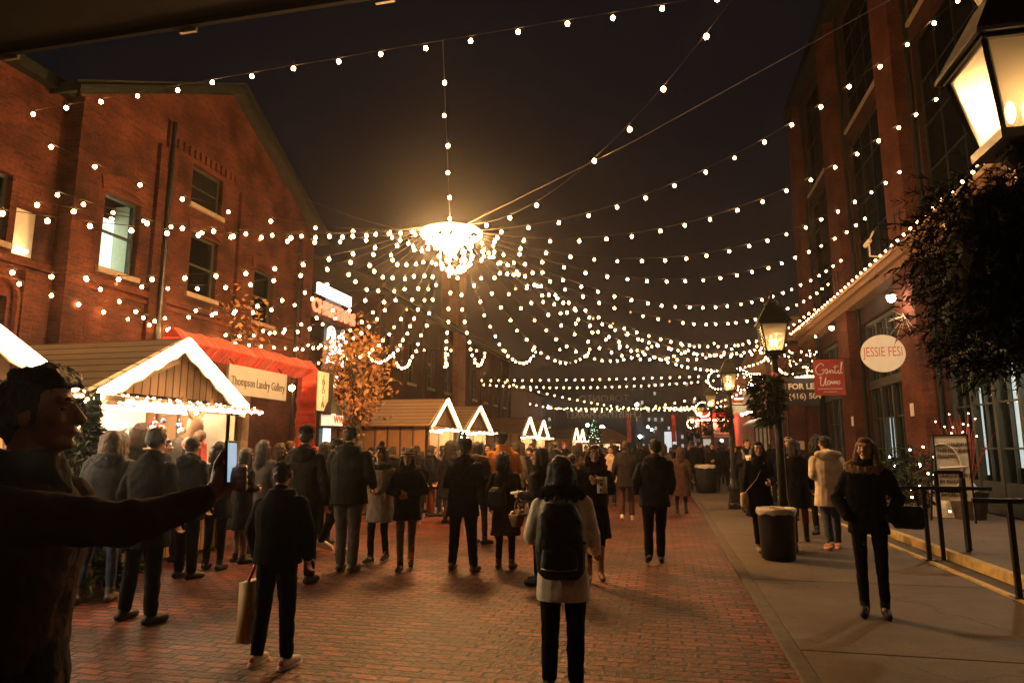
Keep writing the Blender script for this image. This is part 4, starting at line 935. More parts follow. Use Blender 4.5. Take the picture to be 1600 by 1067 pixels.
# festive tangle of lights over the lease sign
t = thing('fir_swag', 'red and green swag with white lights above the black lease board', 'garland', (5.6, 31.3, 4.4))
p = onY(1250, 570, 31); rr = random.Random(2); b = MB()
for k in range(260):
    q = p+Vector((rr.uniform(-.75, .75), rr.uniform(-.2, .2), rr.uniform(-.5, .5))); d = .13; b.add([q, q+Vector((rr.uniform(-d, d), rr.uniform(-d, d), rr.uniform(-d, d))), q+Vector((rr.uniform(-d, d), rr.uniform(-d, d), rr.uniform(-d, d)))], [(0, 1, 2)])
b.build('needles', M['needle'], t)
b = MB()
for k in range(34): b.ball(p+Vector((rr.uniform(-.7, .7), -.2, rr.uniform(-.55, .7))), .03, 0)
o = b.build('fairy_lights', M['bulb_far'], t); o['kind'] = 'stuff'
for (px0, py0, px1, py1, yy, lb, s_) in ((1160, 610, 1196, 630, 37.5, 'upper blank cream projecting sign between lamp and lit gable', 'GIFTS'), (1144, 630, 1167, 645, 43, 'lower blank cream projecting sign by the red hall', '')):
    t = thing('projecting_sign', lb, 'sign', onY(px0, py0, yy)); a, c = onY(px0, py0, yy), onY(px1, py1, yy)
    b = MB(); b.bx(a.x, c.x, yy, yy+.06, c.z, a.z); b.build('board', M['cream'], t, bevel=.01)
    if s_: text(t, s_, frame_mx(((a.x+c.x)/2, yy-.004, (a.z+c.z)/2), (1, 0, 0)), .34, mat('faint_lettering', (.55, .44, .30), .5, bump=0))
    b = MB(); b.bar((c.x, yy+.03, a.z+.04), (6.5, yy+.03, a.z+.04), .03); b.build('bracket', M['iron'], t)
    b = MB(); b.tube([((a.x+c.x)/2-.3, yy-.35, a.z+.25), ((a.x+c.x)/2+.3, yy-.35, a.z+.25)], .035, 6); b.build('sign_light', emit('board_light', (1, .75, .42), 30), t)
# wall sconces
def sconce(p, label, glow=None, r=.09, wall=.3):
    t = thing('wall_sconce', label, 'wall lamp', p, 'wall sconces on the right building')
    b = MB(); b.ball(p, r, 1); b.build('globe', glow or M['sconce'], t, smooth=True)
    b = MB(); b.tube([p+Vector((0, 0, r)), p+Vector((0, 0, r+.15)), p+Vector((wall, 0, r+.15))], .022, 6); b.lathe([(.16, r*.6), (.05, r+.08)], p, 10); b.build('arm', M['iron'], t)
M['sconce'] = emit('sconce_globe', (1, .74, .45), 230)
sconce(Vector((6.2, 19.75, onY(1396, 466, 19.75).z)), 'bright wall sconce lighting the brick pilaster above the round sign', r=.11)
sconce(Vector((6.2, 26.4, onY(1317, 512, 26.4).z)), 'dim wall sconce on the second pilaster above the red sign', emit('sconce_dim', (1, .6, .3), 28))
sconce(onX(1557, 436, 6.4), 'bright wall lantern seen beside the dark swag at the right', emit('wall_lantern_glow', (1, .74, .45), 800), r=.14)
sconce(onX(1535, 420, 6.6), 'small dim wall lantern left of the bright one at the right', emit('sconce_dim2', (1, .6, .3), 16), r=.06)
# thermostat like white plates on pilasters
for px, py, lb in ((1425, 640, 'small white plate on the brick pilaster under the round sign'), (1332, 658, 'small white plate on the second brick pilaster')):
    p = onX(px, py, 6.58); b = MB(); b.box(p, (.03, .22, .34)); o = b.build('wall_plate', M['paintw'], bevel=.01); tag(o, lb, 'plate')
# silver twig reindeer lights under the sconce
t = thing('twig_light', 'bare lit twigs hanging below the bright sconce', 'decoration', Vector((6.3, 19.2, 5.2)))
p = Vector((6.3, 19.2, onY(1398, 495, 19.2).z)); rr = random.Random(5); b = MB()
for k in range(14): b.tube([p, p+Vector((rr.uniform(-.3, .1), rr.uniform(-.7, .7), rr.uniform(-.5, .2)))], [.012, .004], 4)
b.build('stems', M['paintw'], t)
# glittering plant near the woman
t = shrub(Vector((5.2, 16.4, .17)), .75, 1.5, 'bush with white lights behind the woman with the fur collar', n=500, seed=8, name='lit_shrub')
b = MB(); rr = random.Random(6)
for k in range(16): b.ball((5.2+rr.uniform(-.7, .7), 16.4-rr.uniform(.2, .8), .3+rr.random()*1.4), .022, 0)
o = b.build('fairy_lights', M['fairy'], t); o['kind'] = 'stuff'
# slanted post at the right edge
t = thing('leaning_trunk', 'slanting dark trunk of a potted tree at the right edge', 'tree', (5.0, 8.5, .17))
b = MB(); b.tube([(4.75, 9.1, .17), (4.95, 9.1, 1.1), (5.3, 9.1, 2.2)], [.07, .06, .04], 8); b.build('trunk', M['bark'], t)
rr = random.Random(12); b = MB()
for k in range(420):
    q = Vector((5.4, 9.1, 2.6))+Vector((rr.gauss(0, .35), rr.gauss(0, .35), rr.gauss(0, .4))); d = .09
    b.add([q, q+Vector((rr.uniform(-d, d), rr.uniform(-d, d), rr.uniform(-d, d))), q+Vector((rr.uniform(-d, d), rr.uniform(-d, d), rr.uniform(-d, d)))], [(0, 1, 2)])
b.build('crown', M['needle2'], t)

# ================================================================ trees
def tree(base, h, crown_c, crown_r, label, seed, nclump=60, leaves=42, mats=(None, None), trunk_r=.16, leafs=.11, name='autumn_tree'):
    rr = random.Random(seed); t = thing(name, label, 'tree', base)
    base = Vector(base); cc = Vector(crown_c); b = MB(); tips = []
    top = cc+Vector((0, 0, crown_r[2]*.55)); b.tube([base, base.lerp(top, .35)+Vector((.08, 0, 0)), base.lerp(top, .7)+Vector((-.06, .05, 0)), top], [trunk_r, trunk_r*.75, trunk_r*.45, .02], 8)
    cl = []
    for k in range(nclump):
        while True:
            d = Vector((rr.uniform(-1, 1), rr.uniform(-1, 1), rr.uniform(-1, 1)))
            if .25 < d.length < 1: break
        e = cc+Vector((d.x*crown_r[0], d.y*crown_r[1], d.z*crown_r[2])); s_ = base.lerp(top, rr.uniform(.45, .95))
        m_ = s_.lerp(e, .5)+Vector((0, 0, -.12)); b.tube([s_, m_, e], [.035, .02, .006], 5); cl.append(e)
    b.build('trunk', M['bark'], t)
    B_ = [MB(), MB()]
    for e in cl:
        R_ = rr.uniform(.16, .34); sel = B_[rr.random() < .4]
        for _ in range(leaves):
            q = e+Vector((rr.gauss(0, R_), rr.gauss(0, R_), rr.gauss(0, R_*.8))); u = Vector((rr.uniform(-1, 1), rr.uniform(-1, 1), rr.uniform(-1, 1))).normalized(); v = u.cross(Vector((rr.uniform(-1, 1), rr.uniform(-1, 1), rr.uniform(-1, 1)))).normalized()
            s1 = leafs*rr.uniform(.6, 1.2); s2 = s1*.55
            sel.add([q-u*s1, q+v*s2+u*s1*.1, q+u*s1, q-v*s2-u*s1*.1], [(0, 1, 2, 3)])
    for nm, bb, mt in (('crown', B_[0], mats[0]), ('golden_leaves', B_[1], mats[1])): bb.build(nm, mt, t)
    return t
c = onY(556, 575, 18.3)
tree((c.x+.3, 18.3, 0), 5.5, (c.x-.1, 18.3, c.z-.2), (.82, .9, 1.7), 'tree of dry orange leaves lit by bulbs beside the lit red sign', 3, 66, 30, (M['leaf'], M['leaf2']), leafs=.085)
c = onY(372, 500, 15.6)
tree((c.x, 15.6, 0), 5.5, (c.x, 15.6, c.z), (.75, .75, .95), 'thin half bare tree of pale leaves in front of the gallery windows', 9, 26, 10, (M['leaf2'], M['leaf']), trunk_r=.09, leafs=.09, name='bare_tree')
# christmas tree at the near stall
def xmas_tree(p, h, r, label, seed, lights, mat_l, n=900, name='christmas_tree', baubles=True):
    rr = random.Random(seed); t = thing(name, label, 'christmas tree', p); p = Vector(p)
    b = MB(); b.tube([p, p+Vector((0, 0, h))], [.06, .01], 6); b.build('trunk', M['bark'], t)
    b = MB(); b2 = MB()
    for k in range(n):
        z = rr.random()**1.25; w = r*(1-z)*(.55+.45*((z*7) % 1 < .5)+.1); a = rr.uniform(0, 6.28); q = w*math.sqrt(rr.uniform(.3, 1))
        c = p+Vector((q*math.cos(a), q*math.sin(a), .15+z*(h-.15))); l = .12*h/2
        d = Vector((math.cos(a), math.sin(a), -.35))*l
        for j in range(2): (b if rr.random() < .7 else b2).add([c, c+d+Vector((rr.uniform(-l, l), rr.uniform(-l, l), rr.uniform(-l, l)))*.5, c+d*.5+Vector((rr.uniform(-l, l), rr.uniform(-l, l), rr.uniform(-l, l)))*.5], [(0, 1, 2)])
    b.build('needles', M['needle'], t); b2.build('pale_needles', M['needle2'], t)
    b = MB()
    for k in range(lights):
        z = rr.random(); a = rr.uniform(0, 6.28); w = r*(1-z)*.95; b.ball(p+Vector((w*math.cos(a), w*math.sin(a), .2+z*(h-.2))), .014*h/2, 0)
    o = b.build('fairy_lights', mat_l, t); o['kind'] = 'stuff'
    if baubles:
        for k in range(10):
            z = rr.random()*.8; a = rr.uniform(0, 6.28); w = r*(1-z); b = MB(); b.ball(p+Vector((w*math.cos(a), w*math.sin(a), .2+z*(h-.2))), .05, 1); b.build('bauble', cols[0][1] if k % 2 else cols[2][1], t, smooth=True)
xmas_tree((-6.55, 6.55, 0), 2.25, .62, 'dark christmas tree with red baubles at the near stall corner', 2, 46, M['fairy'], n=1500)
c = onY(928, 690, 62)
xmas_tree((c.x, 62, 0), 4.2, 1.5, 'distant green lit christmas tree at the end of the street', 5, 70, emit('green_fairy', (.5, 1, .6), 8, False), n=500, baubles=False)

# ================================================================ far end of the street
t = thing('kiosk', 'small round kiosk with brown pitched roof at the end of the street', 'kiosk', (-4.6, 66, 0))
c = onY(942, 690, 66)
b = MB(); b.lathe([(2.0, 0), (2.0, 2.3)], (c.x, 66, 0), 12); b.build('wall', M['wood'], t)
b = MB(); b.lathe([(2.9, 2.25), (2.85, 2.4), (1.3, 3.3), (.2, 3.6)], (c.x, 66, 0), 12); b.build('roof', M['wood'], t)
b = MB()
for k in range(4): b.bx(c.x-1.7+k*.95, c.x-1.1+k*.95, 63.9, 63.95, 1.2, 2.0)
b.build('lit_hatch', M['warmwin'], t)
for px, lb in ((983, 'red vertical banner right of the round kiosk'), (1053, 'red vertical banner by the beer hall')):
    a = onY(px-4, 655, 64); e = onY(px+4, 700, 64); t = thing('banner', lb, 'banner', (a.x, 64, 0))
    b = MB(); b.bx(a.x, e.x, 64, 64.04, 2.2, a.z+.4); b.build('cloth', emit('banner_red', (1, .08, .05), .9) if False else M['redcloth'], t)
    b = MB(); b.tube([(a.x, 64.05, 0), (a.x, 64.05, a.z+.6)], .05, 6); b.build('pole', M['iron'], t)
def far_lamp(px, py, Y_, label, r=.16):
    p = onY(px, py, Y_); t = thing('road_lamp', label, 'street light', (p.x, Y_, 0))
    b = MB(); b.tube([(p.x+.6, Y_, 0), (p.x+.6, Y_, p.z-.3), (p.x+.35, Y_, p.z+.1), (p.x, Y_, p.z+.12)], .05, 6); b.build('pole', M['steel'], t)
    b = MB(); b.ball(p, r, 1); b.build('lamp_head', M['white_l'], t)
far_lamp(857, 636, 70, 'white street light over the farthest stalls', .15)
far_lamp(995, 632, 95, 'bright white street light under the mirrored banner lettering', .24)
far_lamp(1012, 667, 120, 'white street light above the crowd, left of its close twin', .2)
far_lamp(1018, 671, 124, 'white street light above the crowd, right of its close twin', .2)
far_lamp(1000, 682, 90, 'low white street light near the red banner', .22)
far_lamp(1042, 681, 90, 'low white street light beside the beer hall banner', .14)
far_lamp(918, 664, 90, 'white street light above the green christmas tree', .2)
far_lamp(941, 668, 90, 'white street light above the round kiosk', .3)
t = thing('lit_tent', 'small white lit tent at the far end of the street', 'tent', (2, 84, 0))
p = onY(1048, 700, 84); b = MB(); b.bx(p.x-.7, p.x+.7, 84, 86, 0, 3.6); b.build('canvas', emit('tent_glow', (.9, .95, 1), .9, False), t)
# mirrored hanging letters
t = thing('overhead_letters', 'mirrored outline letters of CHRISTMAS MARKET hung across the street', 'sign', (-5, 58, 6))
OY = 58; a, c = onY(878, 641, OY), onY(1008, 655, OY)
b = MB(); b.tube([(a.x, OY, a.z), (c.x, OY, a.z)], .025, 6); b.tube([(a.x, OY, c.z), (c.x, OY, c.z)], .025, 6)
for k in range(8): x = a.x+(c.x-a.x)*k/7; b.tube([(x, OY, a.z), (x, OY, c.z)], .012, 4)
b.build('frame', M['wood'], t)
mx_ = frame_mx(((a.x+c.x)/2, OY-.02, (a.z+c.z)/2), (-1, 0, 0))
text(t, 'CHRISTMAS MARKET', mx_, (a.z-c.z)*1.05, M['paintw'], sx=(c.x-a.x)/(10.2*(a.z-c.z)*1.05), bold=-.012)
p = onY(943, 623, OY); text(t, 'TORONTO', frame_mx((p.x, OY-.02, p.z), (-1, 0, 0)), .85, M['paintw'], bold=-.015)
b = MB()
for x in (a.x, c.x): b.tube([(x, OY, a.z), (x, OY, 9)], .012, 4)
b.tube([(-11.5, OY, 8.3), (a.x, OY, 9), (c.x, OY, 9), (7.6, OY, 8.3)], .015, 4); b.build('hanging_wire', M['wire'], t)
# ================================================================ people
class Soup:
    """closed tapered shapes that a voxel remesh joins into one continuous surface"""
    def __init__(s): s.mb = MB()
    def ell(s, c, r, sub=1, M=None):
        V, Fc = ICO[sub]; c = Vector(c); r = r if isinstance(r, (tuple, list)) else (r, r, r)
        vs = [Vector((v[0]*r[0], v[1]*r[1], v[2]*r[2])) for v in V]
        if M is not None: vs = [M @ v for v in vs]
        s.mb.add([v+c for v in vs], Fc); return s
    def loft(s, rings, n=14, ex=2.2):
        """rings: (z, cx, cy, rx, ry) horizontal super-ellipses, closed"""
        vs = []; fs = []
        for z, cx, cy, rx, ry in rings:
            for k in range(n):
                a = 2*math.pi*k/n; ca, sa = math.cos(a), math.sin(a)
                vs.append((cx+rx*math.copysign(abs(ca)**(2/ex), ca), cy+ry*math.copysign(abs(sa)**(2/ex), sa), z))
        m = len(rings)
        for i in range(m-1):
            for k in range(n): fs.append((i*n+k, i*n+(k+1) % n, (i+1)*n+(k+1) % n, (i+1)*n+k))
        fs += [tuple(range(n))[::-1], tuple((m-1)*n+k for k in range(n))]
        s.mb.add(vs, fs); return s
    def limb(s, pts, rs, n=10, round_ends=True):
        P_ = [Vector(p) for p in pts]; out = []; orr = []
        for i in range(len(P_)-1):
            for k in range(4):
                q = k/4; out.append(P_[i].lerp(P_[i+1], q)); orr.append(rs[i]*(1-q)+rs[i+1]*q)
        out.append(P_[-1]); orr.append(rs[-1]); s.mb.tube(out, orr, n)
        for p, r in zip(P_, rs): s.ell(p, r*.99)
        return s
_bake = []
def skinned(name, soup, material, parent, voxel, smooth=3, wr=0, wsize=.1, fac=.5):
    o = soup.mb.build(name, material, parent, smooth=True)
    m = o.modifiers.new('r', 'REMESH'); m.mode = 'VOXEL'; m.voxel_size = voxel; m.use_smooth_shade = True
    if smooth: k = o.modifiers.new('s', 'SMOOTH'); k.factor = fac; k.iterations = smooth
    if wr:
        tn = 'folds_%.3f' % wsize
        tx = bpy.data.textures.get(tn) or bpy.data.textures.new(tn, 'CLOUDS'); tx.noise_scale = wsize; tx.noise_depth = 2
        d = o.modifiers.new('d', 'DISPLACE'); d.texture = tx; d.strength = wr; d.mid_level = .5; d.texture_coords = 'LOCAL'
    _bake.append(o); return o
def bake():
    bpy.context.view_layer.update(); dg = bpy.context.evaluated_depsgraph_get(); res = []
    for o in _bake: res.append((o, bpy.data.meshes.new_from_object(o.evaluated_get(dg))))
    for o, me in res: o.modifiers.clear(); me.name = o.data.name; o.data = me
    _bake.clear()

def hand(sp, wrist, d, thumb, curl=.5, sc=1.0):
    """palm, four unequal curled fingers and a side thumb; d = forearm direction, thumb = direction of the thumb side"""
    d = Vector(d).normalized(); t = Vector(thumb); t = (t-d*t.dot(d)).normalized(); n = d.cross(t).normalized()
    w = Vector(wrist); Mx = Matrix((t, n, d)).transposed()
    sp.ell(w+d*.045*sc, (.040*sc, .017*sc, .052*sc), 1, Mx); sp.limb([w-d*.02, w+d*.03*sc], [.024*sc, .026*sc])
    for k, (off, ln) in enumerate(((.030, .078), (.010, .088), (-.010, .082), (-.029, .064))):
        p = w+d*.085*sc+t*off*sc; a = 0; pts = [p]; dd = d
        for j, q in enumerate((.45, .32, .23)):
            a += curl*(.5+.75*j)*1.0; dd = d*math.cos(a)+n*math.sin(a); p = p+dd*ln*q*sc; pts.append(p)
        sp.limb(pts, [.0095*sc, .009*sc, .008*sc, .007*sc], 7)
    p = w+d*.025*sc+t*.032*sc; q = p+(t*.75+d*.6+n*.25).normalized()*.042*sc; r = q+(t*.15+d*.9+n*(.3+.4*curl)).normalized()*.032*sc
    sp.limb([p, q, r], [.014*sc, .011*sc, .009*sc], 7)

def head(sp, c, s=1.0, sub=1, Mx=None, fine=False):
    """c = head centre (chin to crown .23), facing -Y"""
    Mx = Mx or Matrix.Identity(3); c = Vector(c)
    P = lambda x, y, z: c+Mx @ Vector((x*s, y*s, z*s))
    E = lambda x, y, z, r: sp.ell(P(x, y, z), tuple(k*s for k in r), sub, Mx)
    E(0, .014, .040, (.075, .094, .078)); E(0, -.022, -.012, (.062, .070, .085)); E(0, -.048, -.078, (.038, .036, .030)); E(0, -.01, -.05, (.055, .06, .05))
    sp.limb([P(0, -.088, .026), P(0, -.105, -.004), P(0, -.113, -.020)], [.009*s, .012*s, .0145*s], 7); E(0, -.100, -.024, (.019, .012, .009))
    for k in (-1, 1):
        E(k*.03, -.078, .040, (.028, .016, .011)); E(k*.038, -.062, -.016, (.027, .026, .026)); E(k*.078, .004, -.004, (.011, .022, .031))
    E(0, -.088, -.047, (.022, .012, .007)); E(0, -.085, -.058, (.019, .012, .008)); E(0, -.080, -.088, (.018, .014, .014))
    return P

def face_parts(par, P, Mx, s, brows, lipm=None):
    for k in (-1, 1):
        b = MB(); b.ball(P(k*.031, -.077, .014), (.0105*s, .0075*s, .0055*s), 1); b.build('eye', M['eye'], par, smooth=True)
        b = MB(); b.tube([P(k*.013, -.094, .038), P(k*.032, -.095, .044), P(k*.050, -.083, .036)], [.004*s, .0055*s, .003*s], 5); b.build('eyebrow', brows, par)
    b = MB(); b.ball(P(0, -.097, -.0525), (.022*s, .006*s, .0075*s), 1); b.build('mouth', lipm or M['lips'], par, smooth=True)

def person(label, loc, face, H=1.72, coat=(.015, .015, .017), clen=.80, pants=(.016, .016, .018), shoes=(.02, .018, .016), hair='short', haircol=(.018, .012, .008), hat=None, hatcol=(.02, .02, .02),
           skin=None, arms=('down', 'down'), stride=0.0, stance=.10, wide=1.0, vox=.014, puff=0, collar=None, flare=1.0, boots=0, extras=(), facing=False, group=None, lean=0.0, turn=0.0, bare_hands=True, sole=None, tilt=0, slim=None, roll=False):
    h = H/1.75; t = thing('person', label, 'person', loc, group, world=False, rz=R(face)); t.scale = (h, h, h)
    sk = M['skin'] if skin is None else skin
    mc = cloth(coat); mp = cloth(pants, .9); ms = cloth(shoes, .6, 0)
    rp = random.Random(int(abs(loc[0]*137+loc[1]*911)*10)); sway = rp.uniform(-.035, .035); ln = Vector((sway, -lean-.02, 0)); hz_ = rp.uniform(-.018, .018)
    if not facing: turn = turn or rp.uniform(-24, 24); tilt = tilt or rp.uniform(-4, 10)
    up = lambda z: ln*max(0, (z-.9))*1.6
    shz = 1.385; sw = .168*wide
    # ---- joints
    hip = [Vector((.092*k, 0, .92)) for k in (-1, 1)]
    ank = []; knee = []
    for i, k in enumerate((-1, 1)):
        fwd = stride*(1 if i == 0 else -1)
        lift = .10*abs(stride)*2 if fwd < 0 else 0
        a = Vector((k*(stance-.01*abs(stride))*rp.uniform(.85, 1.25), -fwd+rp.uniform(-.05, .05), .085+lift)); ank.append(a)
        kn = hip[i].lerp(a, .5)+Vector((0, -.05-.10*abs(stride) if stride else -.012, 0)); knee.append(kn)
    SH = [Vector((k*sw, 0, shz+k*hz_))+up(shz) for k in (-1, 1)]
    EL = []; WR_ = []; HD = []; TH_ = []
    for i, k in enumerate((-1, 1)):
        a = arms[i]
        if a == 'down': e = Vector((k*(sw+.075), .02, 1.15)); w = Vector((k*(sw+.085), -.05, .90))
        elif a == 'swing': e = Vector((k*(sw+.07), .09, 1.17)); w = Vector((k*(sw+.05), .05, .92))
        elif a == 'fore': e = Vector((k*(sw+.06), .03, 1.16)); w = Vector((k*(sw+.04), -.16, .99))
        elif a == 'pocket': e = Vector((k*(sw+.13), .07, 1.14)); w = Vector((k*(sw-.0), -.09, .97))
        elif a == 'bent': e = Vector((k*(sw+.05), .03, 1.14)); w = Vector((k*(sw-.08), -.22, 1.10))
        elif a == 'belly': e = Vector((k*(sw+.07), .0, 1.15)); w = Vector((k*.06, -.20, 1.10))
        elif a == 'phone': e = Vector((k*(sw+.06), -.04, 1.17)); w = Vector((k*(sw-.02), -.24, 1.32))
        elif a == 'chest': e = Vector((k*(sw+.04), -.02, 1.16)); w = Vector((k*.07, -.22, 1.25))
        elif a == 'out': e = Vector((k*(sw+.16), .0, 1.20)); w = Vector((k*(sw+.26), -.10, 1.06))
        elif isinstance(a, tuple): e, w = Vector(a[0]), Vector(a[1])
        if not isinstance(a, tuple): e = e+up(e.z)+Vector((rp.uniform(-.02, .02), rp.uniform(-.045, .03), 0)); w = w+up(w.z)+Vector((rp.uniform(-.03, .03), rp.uniform(-.05, .03), rp.uniform(-.02, .03)))
        EL.append(e); WR_.append(w); HD.append((w-e).normalized()); TH_.append(Vector((0, -1, 0)) if a in ('down', 'swing', 'pocket') else Vector((0, 0, 1)))
    hc = Vector((0, -.005, 1.625))+up(1.62); HM = Matrix.Rotation(R(turn), 3, 'Z') @ Matrix.Rotation(R(tilt), 3, 'X')
    # ---- body: one continuous surface
    B = Soup(); P = head(B, hc, 1.0, 1, HM)
    B.limb([hc+Vector((0, .012, -.06)), Vector((0, .012, 1.44))+up(1.44)], [.052, .062])
    B.loft([(z, up(z).x, up(z).y, rx*wide, ry) for z, rx, ry in ((.84, .12, .085), (.95, .150, .10), (1.08, .132, .09), (1.25, .152, .10), (1.38, .165, .095), (1.45, .10, .07))], 12)
    for i in (0, 1):
        B.limb([hip[i], knee[i], ank[i]], [.078, .052, .038]); B.limb([ank[i], ank[i]+Vector((0, -.10, -.045))], [.036, .026])
        B.limb([SH[i], EL[i], WR_[i]], [.046, .036, .025])
        if bare_hands and arms[i] != 'pocket': hand(B, WR_[i], HD[i], TH_[i], .55, 1.0)
    skinned('body', B, sk, t, min(vox*.7, .010), 2)
    # ---- trousers, shoes
    slim = (hair in ('long', 'bob', 'curly')) if slim is None else slim; T = Soup(); tw = .86 if slim else 1.06
    T.loft([(.80, 0, 0, .12, .09), (.92, 0, 0, .162*wide, .118), (1.04, 0, 0, .15*wide, .11)], 12)
    for i in (0, 1): T.limb([hip[i]+Vector((0, 0, -.02)), knee[i], ank[i]+Vector((0, 0, .03+boots*.22))], [.098*tw, .070*tw, .058*tw*(.92 if slim else 1) if not boots else .056])
    skinned('trousers', T, mp, t, vox, 3, .018 if vox < .02 else 0, .09)
    for i in (0, 1):
        F = Soup(); a = ank[i]; pitch = Matrix.Identity(3)
        lift = a.z-.085; base = a.z-.085
        heel = Vector((a.x, a.y+.055, base+.045+lift*.9)); toe = Vector((a.x+.02*(-1 if i == 0 else 1), a.y-.155, base+.036-lift*.55))
        if lift: toe.z = max(.036, toe.z)
        F.limb([heel, heel.lerp(toe, .5)+Vector((0, 0, .008)), toe], [.042, .046, .036]); F.limb([heel+Vector((0, -.04, .02)), a+Vector((0, 0, .05+boots*.20))], [.044, .05])
        fo = skinned('shoe', F, ms, t, .011, 2)
        if sole:
            b = MB(); n_ = 10; dv = (toe-heel); b.tube([heel-dv*.2-Vector((0, 0, .030)), heel.lerp(toe, .5)-Vector((0, 0, .032)), toe+dv*.14-Vector((0, 0, .024))], [.030, .044, .030], 8)
            b.build('sole', cloth(sole, .6, 0), fo, smooth=True)
    # ---- coat
    hem = clen; K = Soup(); g = .028+puff*.03
    rings = [(hem, 0, up(hem).y*.4, (.175 + max(0, .92-hem)*.10*flare)*wide+g*.5, .135+max(0, .92-hem)*.12*flare+g*.4)]
    if hem < .9: rings.append((.95, 0, up(.95).y, .168*wide+g*.6, .125+g*.6))
    rings += [(z, 0, up(z).y, rx*wide+g, ry+g) for z, rx, ry in ((1.10, .150, .108), (1.25, .165, .115), (1.32, .168, .110), (1.38, .142, .096), (1.425, .104, .082), (1.465, .078, .074), (1.51, .066, .066))]
    K.loft(rings, 16, 2.4)
    for i in (0, 1):
        K.limb([SH[i]+Vector((0, 0, -.02)), EL[i], WR_[i].lerp(EL[i], .04)], [.064+g*.42, .054+g*.5, .044+g*.35], 10)
    K.limb([Vector((0, .01, 1.44))+up(1.44), Vector((0, .012, 1.50))+up(1.5)], [.080, .074])
    co_ = skinned('coat', K, mc, t, vox, 3, .030 if not puff else .012, .11)
    if puff:
        pass
    if collar is not None:   # fur collar / hood rolled on the shoulders
        C_ = Soup()
        for k in range(14):
            a = 2*math.pi*k/14; C_.ell((.135*math.cos(a), .03+.115*math.sin(a)+up(1.46).y, 1.455+.035*math.sin(a)), (.058, .058, .052))
        skinned('fur_collar', C_, cloth(collar, 1.0, .6, 1.0, 40), t, .012, 1, .05, .02)
    if roll:   # hood lying on the shoulders
        C_ = Soup(); C_.ell(Vector((0, .105, 1.415))+up(1.42), (.125, .065, .085), 2)
        C_.limb([Vector((-.10, .02, 1.46))+up(1.46), Vector((-.125, .08, 1.46))+up(1.46), Vector((0, .135, 1.475))+up(1.47), Vector((.125, .08, 1.46))+up(1.46), Vector((.10, .02, 1.46))+up(1.46)], [.034, .042, .048, .042, .034])
        skinned('hood', C_, mc, t, .013, 2, .02, .06)
    # ---- hair and hat
    hm = cloth(haircol, .55, .2, .5, 60)
    Q = lambda x, y, z: P(x, y, z)
    G = Soup()
    if hair in ('short', 'long', 'bob', 'curly', 'bun'):
        G.ell(Q(0, .026, .055), (.083, .092, .078), 2, HM); G.ell(Q(0, -.035, .098), (.062, .055, .030), 1, HM)
        G.ell(Q(0, .06, .0), (.074, .055, .075), 1, HM)
        for k in (-1, 1): G.ell(Q(k*.072, .012, .03), (.016, .05, .05), 1, HM)
    if hair in ('long', 'bob', 'curly'):
        drop = {'long': -.32, 'bob': -.15, 'curly': -.19}[hair]; wv = {'long': .088, 'bob': .092, 'curly': .112}[hair]
        for k in (-1, 1):
            G.limb([Q(k*.070, .01, .05), Q(k*wv, .006, -.05), Q(k*(wv+.012), -.012 if facing else .03, drop*.75), Q(k*(wv-.004), -.02 if facing else .05, drop)], [.026, .030, .030, .016])
        G.limb([Q(0, .07, .04), Q(0, .085, -.06), Q(0, .095, drop*.8), Q(0, .10, drop)], [.070, .078, .072, .045])
        for k in (-1, 1): G.limb([Q(k*.05, .06, .04), Q(k*.055, .07, -.06), Q(k*.06, .085, drop)], [.055, .052, .035])
    if hair == 'bun': G.ell(Q(0, .10, .09), (.045, .045, .045))
    if hair != 'none': skinned('hair', G, hm, t, .011, 2, .022 if hair != 'curly' else .05, .035)
    if hat:
        A_ = Soup(); hmat = cloth(hatcol, .95, .2, .8, 30)
        if hat == 'beanie' or hat == 'pompom':
            A_.ell(Q(0, .016, .070), (.090, .104, .078), 2, HM); A_.ell(Q(0, .012, .045), (.093, .106, .030), 1, HM)
            if hat == 'pompom': A_.ell(Q(.01, .03, .168), .045)
        elif hat == 'cap':
            A_.ell(Q(0, .012, .068), (.086, .102, .068), 2, HM); A_.ell(Q(0, -.115, .055), (.066, .06, .010), 1, HM)
        elif hat == 'hood':
            A_.ell(Q(0, .045, .03), (.108, .112, .125), 2, HM); A_.ell(Q(0, .06, -.10), (.12, .10, .09), 1, HM)
        elif hat == 'hood_down':
            A_ = Soup()
            A_.ell(Vector((0, .12, 1.44))+up(1.44), (.165, .085, .10), 2); A_.limb([Vector((-.13, .03, 1.46))+up(1.46), Vector((-.15, .10, 1.46))+up(1.46), Vector((0, .17, 1.47))+up(1.47), Vector((.15, .10, 1.46))+up(1.46), Vector((.13, .03, 1.46))+up(1.46)], [.05, .06, .065, .06, .05])
        elif hat == 'ears':
            A_.ell(Q(0, .016, .070), (.093, .106, .080), 2, HM)
        skinned({'hood': 'hood', 'hood_down': 'hood'}.get(hat, 'hat'), A_, hmat, t, .011, 2, .012, .04)
        if hat == 'cap': pass
    if facing: face_parts(t, P, HM, 1.0, hm)
    t['_h'] = h
    return t, dict(P=P, HM=HM, WR=WR_, HD=HD, up=up, EL=EL, SH=SH, ank=ank)
def at_feet(px, py, z=0.0): return onZ(px, py, z)
def height(px, py_feet, py_top, z=0.0):
    p = onZ(px, py_feet, z); d = math.hypot(p.x, p.y); r = ray(px, py_top); return CH+r.z/math.hypot(r.x, r.y)*d-z
def who(px, yf, yt, face, label, z=0.0, **k):
    p = onZ(px, yf, z); return person(label, p, face, height(px, yf, yt, z), **k)
